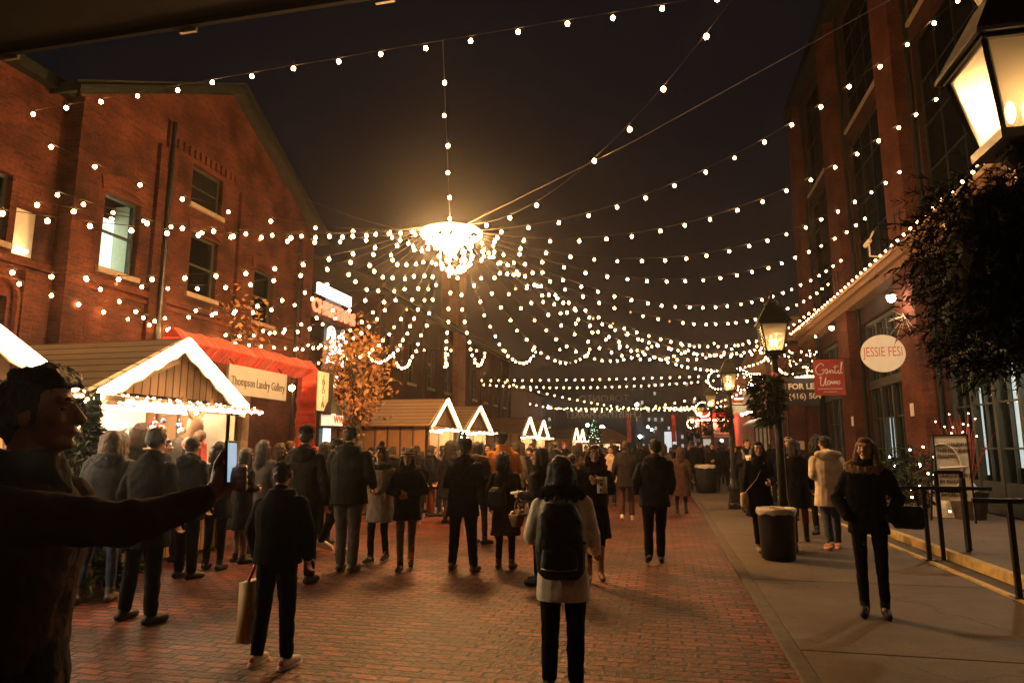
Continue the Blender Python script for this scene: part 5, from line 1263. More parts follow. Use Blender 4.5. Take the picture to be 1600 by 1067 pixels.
BLK = (.006, .006, .0072); CHAR = (.011, .0105, .011); NAVY = (.007, .008, .013); BRN = (.045, .026, .018); GREY = (.13, .12, .11); JEAN = (.045, .055, .075); CREAM = (.62, .54, .42)
EXTRA = []
exec_people = True
# ---- foreground and middle distance cast
def held(name, label, cat, build, group=None):
    pass
def local_to_world(t, v): return t.matrix_world @ Vector(v)
CAST = {}
# right: woman with fur collar looking up
CAST['rw'] = who(1368, 962, 684, -14, 'woman in a black coat with tan fur collar standing on the sidewalk by the handrail', z=.03, coat=BLK, clen=.80, pants=BLK, shoes=BLK, hair='long', haircol=(.16, .09, .05), arms=('pocket', 'pocket'), stance=.085, collar=(.30, .19, .10), facing=True, vox=.011, turn=-14, tilt=-7, flare=.5)
# backpack woman
CAST['bp'] = who(882, 1084, 712, 184, 'woman in a cream jacket seen from behind with a black backpack', slim=False, coat=(.84, .77, .65), clen=.68, pants=BLK, shoes=BLK, hair='bob', haircol=(.012, .010, .010), arms=('phone', 'fore') if False else ('fore', 'bent'), stance=.10, collar=(.012, .012, .014), vox=.011, puff=.35, flare=.6, bare_hands=True)
# youth with cap and cane
CAST['ch'] = who(425, 1038, 722, 178, 'slim person in black seen from behind with white and red sneakers', coat=BLK, clen=.86, pants=BLK, shoes=(.55, .45, .38), hair='short', haircol=(.012, .01, .01), hat='cap', hatcol=(.016, .015, .015), arms=('down', 'out') if False else ('down', 'down'), stance=.14, vox=.011, sole=(.7, .62, .5), wide=1.14, puff=.5)
# left cluster by the near stall
CAST['l1'] = who(215, 972, 668, 176, 'tall man in a long black coat seen from behind before the near stall', coat=BLK, clen=.66, pants=BLK, shoes=CHAR, hair='short', haircol=(.01, .008, .008), arms=('down', 'bent'), stance=.20, wide=1.12, vox=.012)
CAST['l2'] = who(150, 940, 672, 205, 'woman with long brown hair, dark puffer jacket and blue jeans at the near stall', coat=(.024, .026, .03), clen=.82, pants=(.035, .05, .085), shoes=(.10, .08, .06), hair='long', haircol=(.05, .028, .018), arms=('down', 'bent'), stance=.13, vox=.012, puff=.8, roll=True)
CAST['l3'] = who(285, 905, 682, 170, 'dark haired person in black between the tall man and the phone, facing the stall', coat=NAVY, clen=.72, pants=BLK, hair='short', arms=('down', 'down'), vox=.014, roll=True)
CAST['l4'] = who(332, 890, 690, 190, 'person in black with bobbed hair facing the stall behind the raised phone', coat=BLK, clen=.70, pants=BLK, hair='bob', arms=('bent', 'bent'), vox=.014)
CAST['l5'] = who(372, 880, 700, 150, 'person in a dark knee length coat standing right of the raised phone', coat=CHAR, clen=.52, pants=(.2, .13, .1), hair='long', arms=('belly', 'belly'), vox=.014, flare=1.6)
CAST['l6'] = who(166, 905, 676, 10, 'woman in a pale fur hood facing the camera by the near stall counter', coat=(.08, .07, .06), clen=.8, hair='long', haircol=(.10, .06, .03), hat='hood', hatcol=(.22, .19, .16), arms=('pocket', 'pocket'), facing=True, vox=.014)
CAST['l7'] = who(195, 895, 660, 185, 'brown haired woman at the counter between the hooded woman and the tall man', coat=CHAR, clen=.75, hair='bob', haircol=(.07, .04, .025), arms=('bent', 'bent'), vox=.014)
# middle
CAST['m1'] = who(468, 912, 666, 182, 'man in a dark beanie and dark jacket behind the slim person in black', coat=(.022, .018, .016), clen=.80, pants=BLK, hair='short', hat='beanie', hatcol=(.012, .012, .013), arms=('down', 'down'), wide=1.05, vox=.013, roll=True)
CAST['m2'] = who(540, 893, 665, 183, 'big man in a dark jacket and grey jeans seen from behind', coat=(.018, .018, .020), clen=.80, pants=(.10, .095, .09), shoes=(.08, .06, .05), hair='short', hat='cap', hatcol=(.018, .014, .012), arms=('fore', 'fore'), wide=1.24, stance=.085, vox=.012, puff=.3, roll=True)
CAST['m3'] = who(516, 862, 684, 95, 'walker in black leggings and white sneakers half hidden behind the big man', coat=BLK, clen=.74, pants=BLK, shoes=(.6, .52, .42), hair='short', hat='cap', arms=('fore', 'swing'), stride=.24, vox=.013, sole=(.6, .5, .4))
CAST['m4'] = who(592, 878, 697, -4, 'woman in a grey coat and dark pompom beanie walking toward the camera', coat=(.17, .145, .12), clen=.60, pants=BLK, shoes=(.03, .025, .022), hair='long', haircol=(.02, .014, .012), hat='pompom', hatcol=(.06, .02, .018), arms=('belly', 'fore'), facing=True, stride=.09, stance=.075, vox=.011, flare=1.1, sole=(.6, .5, .4), collar=(.03, .022, .02))
CAST['m5'] = who(634, 890, 703, 14, 'woman in a patterned eared hat, black puffer and grey jeans', coat=BLK, clen=.72, pants=(.12, .115, .11), shoes=BLK, hair='bob', haircol=(.015, .012, .01), hat='ears', hatcol=(.05, .05, .055), arms=('belly', 'belly'), facing=True, stride=.13, stance=.06, puff=.5, vox=.011, sole=(.55, .5, .42), collar=(.05, .03, .025))
CAST['m6'] = who(722, 892, 686, 176, 'man in a dark hooded jacket with brown shoes standing with legs apart', coat=BLK, clen=.72, pants=BLK, shoes=(.12, .045, .03), hair='short', hat='beanie', hatcol=(.022, .016, .014), arms=('bent', 'bent'), wide=1.12, stance=.17, vox=.012, roll=True)
CAST['m7'] = who(748, 850, 690, 150, 'woman with a fur trimmed hood beside the man with brown shoes', coat=CHAR, clen=.68, hair='long', haircol=(.04, .025, .018), arms=('bent', 'bent'), collar=(.2, .13, .08), vox=.014)
CAST['m8'] = who(790, 888, 706, 178, 'woman in a long dark brown coat with a black bag on her back', coat=(.028, .020, .018), clen=.50, pants=BLK, shoes=(.10, .05, .035), hair='bob', haircol=(.012, .01, .009), arms=('fore', 'down'), flare=1.2, vox=.012)
CAST['m9'] = who(788, 842, 676, 186, 'tall man in an orange jacket behind the woman in the brown coat', coat=(.36, .13, .03), clen=.84, pants=CHAR, hair='short', hat='beanie', hatcol=(.015, .012, .012), arms=('bent', 'bent'), wide=1.2, puff=.6, vox=.013)
CAST['m10'] = who(845, 912, 699, 108, 'long haired woman in profile holding a shiny basket before the backpack woman', coat=(.020, .016, .016), clen=.58, pants=BLK, shoes=CHAR, hair='long', haircol=(.035, .02, .014), arms=('belly', 'bent'), vox=.012, facing=True, turn=20) if False else who(845, 912, 699, -98, 'long haired woman in profile with a pale tray and a shiny basket', coat=(.020, .016, .016), clen=.58, pants=BLK, shoes=CHAR, hair='long', haircol=(.035, .02, .014), arms=('belly', 'bent'), vox=.012, facing=True)
CAST['m11'] = who(930, 908, 695, 8, 'smiling woman with curled hair, dark fur collar and brown boots facing the camera', coat=BLK, clen=.55, pants=BLK, shoes=(.22, .09, .045), hair='curly', haircol=(.10, .045, .022), arms=('chest', 'chest'), collar=(.07, .045, .035), facing=True, boots=1, stride=.07, stance=.07, vox=.011, flare=1.0)
CAST['m12'] = who(980, 812, 689, 182, 'man in a dark coat, brown trousers and white sneakers walking away', coat=(.020, .016, .015), clen=.72, pants=(.06, .032, .022), shoes=(.5, .42, .35), hair='short', haircol=(.06, .035, .02), arms=('down', 'down'), stride=.12, vox=.014, sole=(.6, .5, .4), wide=1.1)
CAST['m13'] = who(1026, 882, 686, 184, 'man in a dark leather jacket walking away in the middle of the street', coat=(.016, .016, .018), clen=.80, pants=BLK, shoes=BLK, hair='short', haircol=(.012, .01, .01), arms=('fore', 'fore'), stride=.20, wide=1.16, stance=.09, vox=.012, roll=True)
CAST['m14'] = who(1066, 802, 698, 176, 'woman in a long dark brown coat by the kerb seen from behind', coat=(.055, .030, .024), clen=.46, pants=BLK, shoes=BLK, hair='long', haircol=(.035, .016, .012), arms=('down', 'bent'), flare=1.3, boots=1, vox=.014)
CAST['r1'] = who(1192, 862, 690, 12, 'woman with black hair and black coat carrying a beige bag beside the lamp post', z=.03, coat=BLK, clen=.56, pants=BLK, shoes=(.2, .15, .11), hair='long', haircol=(.010, .009, .009), arms=('down', 'bent'), facing=True, vox=.012, stance=.07, turn=-10)
CAST['r2'] = who(1252, 846, 686, 180, 'woman in a black coat and dark red trousers seen from behind by the lamp post', z=.03, coat=BLK, clen=.58, pants=(.10, .018, .018), shoes=BLK, hair='bob', haircol=(.014, .01, .01), arms=('down', 'down'), boots=1, vox=.013, stance=.085, flare=1.0)
CAST['r3'] = who(1285, 838, 679, 184, 'man in dark clothes between the red trousers and the white puffer jacket', z=.03, coat=CHAR, clen=.74, pants=BLK, shoes=BLK, hair='curly', haircol=(.012, .01, .01), arms=('down', 'down'), stride=.12, vox=.014)
CAST['r4'] = who(1304, 858, 681, 186, 'person in a white hooded puffer jacket and blue jeans walking away', z=.03, coat=(.66, .56, .43), clen=.66, pants=(.07, .085, .12), shoes=(.45, .20, .15), hair='short', haircol=(.012, .01, .01), hat='hood_down', hatcol=(.66, .56, .43), arms=('bent', 'bent'), stride=.13, puff=1.0, wide=1.1, vox=.012, sole=(.6, .35, .28))
CAST['r5'] = who(1170, 800, 686, 5, 'man with a grey scarf holding a pale cup left of the black haired woman', z=.03, coat=CHAR, clen=.7, hair='short', arms=('chest', 'chest'), facing=True, vox=.014)
CAST['r6'] = who(1237, 812, 683, -6, 'man in a peaked cap facing the camera behind the woman in red trousers', z=.03, coat=BLK, clen=.7, hair='short', hat='cap', hatcol=(.25, .2, .16), arms=('down', 'down'), facing=True, vox=.016)
# shoppers by the plank stall and further
for key, px, yf, yt, fc, lb, kw in (
    ('s1', 672, 806, 697, 120, 'shopper in dark clothes and dark red trousers at the plank stall', dict(pants=(.10, .03, .02), hair='short', hat='hood', hatcol=(.05, .045, .04))),
    ('s2', 692, 806, 699, 60, 'pale faced shopper in a fur hood at the plank stall', dict(facing=True, hair='long', collar=(.12, .09, .07))),
    ('s3', 708, 800, 694, -60, 'shopper glancing back between the plank stall group and the hooded man', dict(facing=True, hair='short')),
    ('s4', 655, 800, 705, 170, 'shorter shopper in black nearest the orange planks', dict(hair='bob')),
    ('s5', 815, 790, 690, 200, 'shopper in brown passing behind the orange jacket', dict(coat=BRN, hair='long', stride=.22, arms=('swing', 'fore'))),
    ('s6', 868, 778, 691, 150, 'shopper in a pale knitted hat by the distant gables', dict(hat='beanie', hatcol=(.3, .26, .2))),
    ('s7', 884, 776, 690, 20, 'small pale faced shopper under the farthest gables', dict(facing=True, hat='beanie', hatcol=(.35, .05, .04))),
    ('s8', 905, 780, 691, 190, 'shopper in a red hat near the curled haired woman', dict(hat='beanie', hatcol=(.45, .06, .04), hair='long')),
    ('s9', 955, 790, 697, 4, 'child in a pale jacket right of the curled haired woman', dict(facing=True, coat=(.5, .36, .28), hair='short')),
    ('s10', 1004, 776, 691, 180, 'distant dark walker left of the man in the leather jacket', dict(stride=.2, roll=True, arms=('fore', 'swing'))),
    ('s11', 760, 800, 694, 30, 'dark haired shopper holding shiny bags by the hooded man', dict(facing=True, hair='long', arms=('bent', 'bent'))),
    ('s12', 830, 785, 693, -20, 'dark shopper seen beside the long haired woman in profile', dict(facing=True, hair='bob')),
    ('s13', 505, 850, 690, 175, 'dark figure between the beanie man and the big man', dict(hair='bob')),
    ('s14', 428, 850, 692, 165, 'shopper in brown by the gallery window left of the beanie man', dict(coat=BRN, hair='curly', haircol=(.06, .035, .02))),
    ('s15', 895, 850, 710, 180, 'short person in a grey knitted hat just beyond the backpack woman', dict(hat='beanie', hatcol=(.16, .14, .12), coat=CHAR)),
    ('s16', 1040, 772, 693, 170, 'distant shopper in a grey coat right of the leather jacket man', dict(coat=(.08, .07, .065), stride=.16, hair='long')),
    ('s17', 1085, 768, 689, 190, 'person in black on the kerb left of the small bin', dict(z=.03, arms=('bent', 'phone'))),
    ('s18', 1095, 764, 690, 100, 'person in a tan hat and dark coat left of the second lamp', dict(z=.03, facing=True)),
    ('s19', 1118, 770, 692, -20, 'person in black with a pale face right of the small bin', dict(z=.03, facing=True, hair='short')),
    ('s20', 1130, 764, 690, 185, 'tall dark back view just left of the second lamp post', dict(z=.03, wide=1.15, stance=.17, arms=('pocket', 'pocket'), roll=True, hat='beanie')),
    ('s21', 1152, 770, 697, 10, 'shorter woman in black facing the camera right of the second lamp post', dict(z=.03, facing=True, hair='long')),
    ('s22', 1218, 790, 688, 178, 'dark figure hidden behind the lamp post of the large bin', dict(z=.03)),
):
    z = kw.pop('z', 0); a = dict(coat=BLK, clen=.68, vox=.017, arms=('down', 'bent')); a.update(kw); CAST[key] = who(px, yf, yt, fc, lb, z=z, **a)

# ---- the man with the phone, close to the camera on the left
def phone_man():
    base = onZ(60, 1800, 0)
    hd = EYE+ray(64, 648)*2.08
    face_dir = (CR*1.0+Vector((CF.x, CF.y, 0))*.06).normalized(); rz = math.atan2(face_dir.x, -face_dir.y)
    H = 1.83; h = H/1.75; loc = Vector((hd.x, hd.y, 0))-face_dir*.005
    t = thing('person', 'man with quiffed dark hair at the left edge holding up a phone', 'person', loc, world=False, rz=rz); t.scale = (h, h, h)
    inv = (Matrix.Translation(loc) @ Matrix.Rotation(rz, 4, 'Z') @ Matrix.Diagonal((h, h, h, 1))).inverted()
    W_ = lambda px, py, d: inv @ (EYE+ray(px, py)*d)
    hc = Vector((0, -.01, 1.625)); HM = Matrix.Rotation(R(-4), 3, 'X')
    elb = W_(200, 822, 1.98); wri = W_(325, 776, 2.16); sho = Vector((-.165, .0, 1.36))
    hd_dir = (W_(350, 732, 2.18)-wri).normalized()
    B = Soup(); P = head(B, hc, 1.0, 2, HM)
    B.limb([hc+Vector((0, .018, -.05)), Vector((0, .02, 1.43))], [.058, .068]); B.ell(hc+Vector((0, -.048, -.115)), (.014, .012, .02))
    B.loft([(.84, 0, 0, .12, .085), (.95, 0, 0, .15, .10), (1.1, 0, 0, .135, .09), (1.28, 0, 0, .155, .10), (1.4, 0, 0, .16, .09)], 12)
    for k in (-1, 1): B.limb([(.092*k, 0, .92), (.10*k, -.012, .5), (.11*k, 0, .085)], [.078, .052, .038]); B.limb([(.11*k, 0, .085), (.115*k, -.11, .045)], [.036, .026])
    B.limb([sho, elb, wri], [.046, .036, .026]); B.limb([(.175, 0, 1.38), (.20, .07, 1.13), (.19, .06, .92)], [.046, .036, .026])
    hand(B, Vector((.19, .06, .92)), Vector((0, .0, -.9)), Vector((0, -1, 0)), .5)
    # right hand gripping the phone
    d = hd_dir; n_cam = (inv.to_3x3() @ -CF).normalized(); th = (inv.to_3x3() @ (-CR*.6+CU*.8)).normalized()
    palm = W_(352, 747, 2.18)
    upv = (inv.to_3x3() @ CU).normalized(); rt = (inv.to_3x3() @ CR).normalized(); fw = (inv.to_3x3() @ CF).normalized()
    B.limb([wri, palm-rt*.012-upv*.02], [.028, .034]); B.ell(palm, (.042, .040, .045), 1)
    B.limb([palm-rt*.03+upv*.0, palm-rt*.022+upv*.045, palm-rt*.0+upv*.082-fw*.01], [.017, .0135, .011], 8)        # thumb up the near edge
    for k, (o_, l_) in enumerate(((.030, .052), (.010, .058), (-.011, .054), (-.030, .044))):   # fingers wrapping from the far side
        p0 = palm+fw*.018+upv*o_+rt*.015; p1 = p0+rt*.036+fw*.006; p2 = p1-fw*.028+rt*.010; p3 = p2-fw*.006-rt*l_*.55
        B.limb([p0, p1, p2, p3], [.0115, .0105, .0098, .0085], 8)
    skinned('body', B, mat('skin_shaded', (.26, .125, .075), .55, var=.12, scale=14, bump=.12), t, .0055, 2)  # darker copy of the skin; his silhouette shade is put into the colour
    face_parts(t, P, HM, 1.0, cloth((.015, .01, .008), .6, .1))
    T = Soup(); T.loft([(.80, 0, 0, .12, .09), (.92, 0, 0, .165, .12), (1.04, 0, 0, .155, .115)], 12)
    for k in (-1, 1): T.limb([(.092*k, 0, .9), (.10*k, -.012, .5), (.11*k, 0, .11)], [.104, .076, .062])
    skinned('trousers', T, cloth(CHAR), t, .014, 3, .02, .09)
    for k in (-1, 1):
        F = Soup(); F.limb([(.11*k, .055, .045), (.12*k, -.05, .05), (.13*k, -.16, .036)], [.042, .046, .036]); F.limb([(.11*k, .02, .06), (.11*k, 0, .14)], [.044, .05]); skinned('shoe', F, cloth(BRN, .6, 0), t, .012, 2)
    K = Soup(); K.loft([(.74, 0, .02, .19, .13), (.95, 0, .02, .18, .13), (1.1, 0, .01, .17, .13), (1.25, 0, 0, .185, .135), (1.34, 0, 0, .185, .13), (1.40, 0, .01, .145, .11), (1.46, 0, .015, .09, .085)], 18, 2.4)
    K.limb([sho, elb, wri.lerp(elb, .10)], [.078, .060, .045], 14); K.limb([(.175, 0, 1.37), (.20, .07, 1.13), (.19, .06, .93)], [.085, .068, .054], 14)
    for i in range(7):
        q = sho.lerp(elb, .35+i*.11) if i < 5 else elb.lerp(wri, (i-5)*.16+.06); K.ell(q+Vector((0, 0, .012*(i % 2))), (.064, .064, .062))
    skinned('coat', K, cloth((.040, .022, .015), .95), t, .008, 3, .016, .09)
    C_ = Soup(); C_.loft([(1.40, 0, .012, .125, .115), (1.47, 0, .014, .098, .098), (1.525, 0, .022, .088, .088)], 14); skinned('collar', C_, cloth((.016, .014, .014), .95), t, .008, 1, .02, .05)
    G = Soup(); hm = cloth((.014, .010, .008), .45, .2, .6, 70)
    G.ell(P(0, .028, .058), (.085, .095, .080), 2, HM); G.ell(P(0, .065, .0), (.076, .055, .072), 2, HM); G.ell(P(0, .06, -.05), (.055, .04, .05), 1, HM)
    for k in (-1, 1): G.ell(P(k*.074, .018, .028), (.015, .05, .052), 1, HM); G.ell(P(k*.074, -.02, .0), (.008, .014, .035), 1, HM)
    for k in range(9):
        x = -.06+.015*k; G.limb([P(x, .04, .112), P(x*.95, -.03, .122+.005*(k % 3)), P(x*.9, -.070, .108-.01*(k % 2)), P(x*.85, -.088, .088)], [.024, .023, .017, .008])
    skinned('hair', G, hm, t, .007, 2, .020, .022)
    # phone: a thing of its own, in his hand
    ph = thing('phone', 'lit smartphone held up by the man at the left edge', 'phone', EYE+ray(360, 724)*2.16)
    pc = EYE+ray(360, 724)*2.165; right = (ray(360, 724).normalized()*.93+CR*.36).normalized(); upw = (CU*1.0+CR*.02).normalized(); nn = right.cross(upw).normalized()
    Mx = Matrix((right, upw, nn)).transposed()
    b = MB(); b.box(pc, (.074, .148, .009), M=Mx); b.build('case', M['iron'], ph, bevel=.003)
    b = MB(); b.box(pc-nn*.0055*(1 if nn.dot(CF) > 0 else -1)+upw*.004, (.066, .125, .001), M=Mx); b.build('screen', M['phonescreen'], ph)
    b = MB(); b.ball(pc-upw*.066-nn*.006*(1 if nn.dot(CF) > 0 else -1), .0035, 0); b.build('indicator', M['fairy'], ph)
phone_man()
bake()

# ---- things people carry, hats' details (placed in each person's own frame)
def W(key, v):
    t = CAST[key][0]; s = t.scale[0]; return t.location+Matrix.Rotation(t.rotation_euler.z, 3, 'Z') @ (Vector(v)*s)
def item(name, label, cat, key, parts, group=None):
    """parts: (part name, MB in the carrier's local frame, material, remesh voxel or 0)"""
    src = CAST[key][0]; t = thing(name, label, cat, src.location, group, world=False, rz=src.rotation_euler.z); t.scale = src.scale
    for nm, mb, mt, vx in parts:
        if vx: s_ = Soup(); s_.mb = mb; skinned(nm, s_, mt, t, vx, 3, .015, .06)
        else: mb.build(nm, mt, t, smooth=True)
    return t
def soup(f): s_ = Soup(); f(s_); return s_.mb
# backpack (local back = +Y)
item('backpack', 'large black backpack on the woman in the cream jacket', 'backpack', 'bp', [
    ('bag', soup(lambda s: s.loft([(.86, 0, .20, .13, .07), (.92, 0, .225, .175, .11), (1.10, 0, .24, .185, .125), (1.30, 0, .225, .165, .11), (1.40, 0, .19, .11, .07)], 16, 3)), cloth(BLK, .6), .012),
    ('front_pocket', soup(lambda s: s.loft([(.90, 0, .30, .11, .04), (.96, 0, .335, .14, .06), (1.08, 0, .335, .13, .05), (1.12, 0, .31, .10, .03)], 14, 3)), cloth(CHAR, .6), .012),
    ('strap', MB().tube([(-.12, -.13, 1.12), (-.135, -.12, 1.36), (-.12, .0, 1.49), (-.11, .12, 1.42)], .022, 6), cloth(BLK, .6), 0), ('strap', MB().tube([(.12, -.13, 1.12), (.135, -.12, 1.36), (.12, .0, 1.49), (.11, .12, 1.42)], .022, 6), cloth(BLK, .6), 0),
    ('zip', MB().tube([(-.165, .245, .97), (-.16, .28, 1.2), (-.10, .25, 1.37), (0, .245, 1.40), (.10, .25, 1.37), (.16, .28, 1.2), (.165, .245, .97)], .007, 5), M['steel'], 0), ('side_strap', MB().tube([(-.19, .17, 1.12), (-.175, .30, 1.13)], .012, 5), cloth(CHAR, .6), 0), ('side_strap', MB().tube([(.19, .17, 1.12), (.175, .30, 1.13)], .012, 5), cloth(CHAR, .6), 0), ('grab_handle', MB().tube([(-.05, .17, 1.41), (-.03, .18, 1.46), (.03, .18, 1.46), (.05, .17, 1.41)], .010, 6), cloth(BLK, .6), 0),
    ('badge', MB().box((.03, .372, 1.06), (.035, .006, .012)), M['letter'], 0), ('reflective_strip', MB().tube([(-.13, .372, .955), (0, .40, .945), (.13, .372, .955)], .006, 5), M['steel'], 0)])
w_ = CAST['bp'][1]['WR'][1]
item('phone', 'small phone in the raised hand of the backpack woman', 'phone', 'bp', [('case', MB().box((w_.x-.03, w_.y-.09, w_.z+.03), (.07, .012, .14)), M['iron'], 0)])
# handbag of the woman on the right
item('handbag', 'black handbag on the arm of the woman with the fur collar', 'handbag', 'rw', [
    ('bag', soup(lambda s: s.loft([(.86, .36, .0, .13, .06), (.90, .36, 0, .15, .075), (1.04, .36, 0, .145, .07), (1.08, .36, 0, .12, .05)], 14, 4)), cloth(BLK, .45), .012),
    ('handle', MB().tube([(.26, 0, 1.07), (.28, 0, 1.2), (.36, 0, 1.25), (.44, 0, 1.2), (.46, 0, 1.07)], .011, 6), cloth(BLK, .45), 0)])
# youth: paper bag with red handle and a cane
wl = CAST['ch'][1]['WR'][1]; hx = wl.x+.01
item('paper_bag', 'brown paper bag with red handle held by the slim person in black', 'bag', 'ch', [
    ('bag', MB().box((hx+.03, wl.y-.05, .42), (.13, .30, .52)), M['kraft'], 0),
    ('handle', MB().tube([(hx+.03, wl.y-.14, .68), (hx+.01, wl.y-.08, .82), (hx, wl.y-.04, .84), (hx+.01, wl.y, .82), (hx+.03, wl.y+.06, .68)], .014, 6), M['redcloth'], 0)])
item('folded_umbrella', 'thin dark folded umbrella pointing down beside the paper bag', 'umbrella', 'ch', [
    ('canopy', MB().tube([(hx-.02, wl.y-.10, .80), (hx-.01, wl.y-.11, .5), (hx+.05, wl.y-.13, .10)], [.022, .026, .010], 8), cloth((.03, .012, .012), .7), 0),
    ('handle', MB().tube([(hx-.02, wl.y-.10, .80), (hx-.02, wl.y-.09, .86), (hx-.02, wl.y-.05, .89), (hx-.02, wl.y-.02, .87)], .012, 6), M['redcloth'], 0)])
t = CAST['ch'][0]; P_ = CAST['ch'][1]['P']
for k in (0, 1):
    b = MB(); a_ = CAST['ch'][1]['ank'][k]; b.ball((a_.x, a_.y+.078, a_.z-.03), (.026, .018, .03)); b.build('heel_tab', M['redcloth'], t, smooth=True)
# pompom hat badge, ear hat ears
t = CAST['m5'][0]; P_ = CAST['m5'][1]['P']
for k in (-1, 1):
    b = MB(); b.ball(P_(k*.075, .02, .15), (.036, .028, .036)); b.build('hat_ear', cloth((.5, .42, .34), .95), t, smooth=True)
b = MB()
for z in (.045, .085): pts = [P_(.097*math.cos(a), .016+.108*math.sin(a), z) for a in [2*math.pi*k/20 for k in range(21)]]; b.tube(pts, .009, 5)
b.build('hat_stripe', cloth((.5, .42, .34), .95), t)
b = MB()
for k in (-1, 1): pts = [P_(k*.033+.021*math.cos(a), -.098, .014+.017*math.sin(a)) for a in [2*math.pi*j/12 for j in range(13)]]; b.tube(pts, .003, 4)
b.build('glasses', M['steel'], t)
t = CAST['m4'][0]; P_ = CAST['m4'][1]['P']; b = MB(); b.ball(P_(.02, -.095, .06), (.014, .006, .014)); b.build('hat_badge', M['letter'], t)
# bag of the brown coat woman; tray and basket; paper; beige bag; cup; scarf
item('shoulder_bag', 'black rucksack on the back of the woman in the dark brown coat', 'bag', 'm8', [('bag', soup(lambda s: s.loft([(.88, .08, .19, .12, .05), (.95, .08, .21, .15, .08), (1.15, .08, .21, .14, .08), (1.22, .08, .18, .09, .05)], 14, 3)), cloth(BLK, .6), .014), ('strap', MB().tube([(.02, .14, 1.2), (-.10, .06, 1.47), (-.16, -.12, 1.2)], .014, 6), cloth(BRN, .7), 0)])
a_, b_ = CAST['m10'][1]['WR']
item('tray', 'flat pale tray held by the long haired woman in profile', 'tray', 'm10', [('tray', MB().box((a_.x-.02, a_.y-.13, a_.z+.05), (.30, .18, .03)), M['cream'], 0)])
item('basket', 'basket of shiny golden things hanging from the arm of the woman in profile', 'basket', 'm10', [('basket', MB().lathe([(.07, .72), (.11, .86), (.115, .88), (.10, .88)], (b_.x+.0, b_.y-.05, 0), 12), M['wood'], 0),
    ('contents', soup(lambda s: [s.ell((b_.x+random.uniform(-.06, .06), b_.y-.05+random.uniform(-.06, .06), .88+random.uniform(0, .04)), .03) for _ in range(14)]), cols[3][1], 0), ('handle', MB().tube([(b_.x-.10, b_.y-.05, .88), (b_.x-.06, b_.y-.05, 1.03), (b_.x, b_.y-.05, 1.07), (b_.x+.06, b_.y-.05, 1.03), (b_.x+.10, b_.y-.05, .88)], .009, 6), M['wood'], 0)])
item('paper_sheet', 'white printed card held at the chest of the curled haired woman', 'card', 'm11', [('card', MB().box((.10, -.285, 1.24), (.13, .006, .21), rz=.1), M['paintw'], 0), ('print', soup(lambda s: [s.ell((.075, -.2895, 1.30), (.028, .002, .012)), s.ell((.08, -.2895, 1.245), (.03, .002, .02)), s.ell((.07, -.2895, 1.18), (.025, .002, .022))]), M['letter_dark'], 0)])
item('beige_bag', 'beige bag hanging from the hand of the black haired woman', 'bag', 'r1', [('bag', soup(lambda s: s.loft([(.70, -.27, -.06, .05, .035), (.74, -.27, -.06, .07, .05), (.90, -.27, -.06, .06, .045), (.94, -.27, -.06, .04, .03)], 12, 3)), cloth((.55, .40, .26), .7), .012), ('strap', MB().tube([(-.26, -.07, .93), (-.10, -.17, 1.15), (.06, -.12, 1.42)], .008, 5), cloth((.4, .3, .2), .7), 0)])
item('paper_cup', 'pale paper cup in the hands of the man with the grey scarf', 'cup', 'r5', [('cup', MB().lathe([(.05, 1.20), (.075, 1.36), (.07, 1.36), (.047, 1.22)], (0, -.29, 0), 14), M['cream'], 0)])
t = CAST['r5'][0]; b = MB()
for k in (-1, 1): b.tube([(k*.07, .06, 1.48), (k*.085, -.06, 1.47), (k*.075, -.15, 1.36), (k*.065, -.165, 1.06)], [.035, .04, .04, .035], 8)
b.build('scarf', cloth((.16, .15, .15), .95), t, smooth=True)
t = CAST['rw'][0]; P_ = CAST['rw'][1]['P']
item('shopping_bag', 'small foil bags held by the dark haired shopper by the hooded man', 'bag', 's11', [('bag', soup(lambda s: s.loft([(.92, .0, -.27, .07, .04), (1.0, 0, -.27, .10, .05), (1.16, 0, -.27, .085, .04)], 12, 3)), cols[3][1], .014)])
# quilting on the white puffer
t = CAST['r4'][0]
# ---- distant crowd: copies of a few figures, turned and scaled
protos = [CAST[k][0] for k in ('s10', 's16', 's20', 'm12', 's5', 's8', 'm7', 's2', 's3', 'l5', 's11')]
bake()
spots = [(1062, 768, 190), (1078, 758, 20), (1092, 760, 175), (1100, 748, 200), (1113, 758, 185), (1120, 750, 10), (1134, 756, 170), (1146, 749, 190), (1156, 762, 160), (1168, 745, 20), (1070, 750, 180), (1010, 762, 200), (962, 764, 170), (922, 766, 190), (446, 822, 170), (400, 838, 200), (486, 812, 150), (560, 805, 185), (612, 800, 160), (648, 812, 190), (700, 818, 140), (732, 806, 30), (765, 798, 185), (806, 808, 170), (825, 800, 10), (862, 790, 200), (900, 796, 180), (842, 776, 160), (775, 784, 20), (948, 776, 185), (690, 792, 60), (262, 862, 175), (312, 850, 190), (240, 880, 150), (402, 868, 185), (575, 790, 0), (800, 752, 185), (838, 748, 20), (858, 756, 160), (876, 745, 190), (898, 752, 175), (916, 760, 10), (940, 757, 170), (952, 742, 200), (968, 748, 185), (990, 746, 150), (1002, 756, 180), (1016, 742, 190), (1034, 750, 175),
         (1050, 744, 20), (1058, 760, 195), (1074, 745, 180), (1088, 741, 0), (1106, 752, 170), (1124, 746, 185), (1140, 744, 10), (1160, 752, 175), (1178, 756, 190), (1205, 752, 180), (740, 772, 170), (780, 770, 150), (725, 782, 100), (928, 742, 30), (1112, 742, 210)]
lm = ['by the far gables', 'before the round kiosk', 'below the mirrored letters', 'near the red banner', 'before the beer hall', 'at the pale shopfront', 'by the plank stall']
cnt = {}
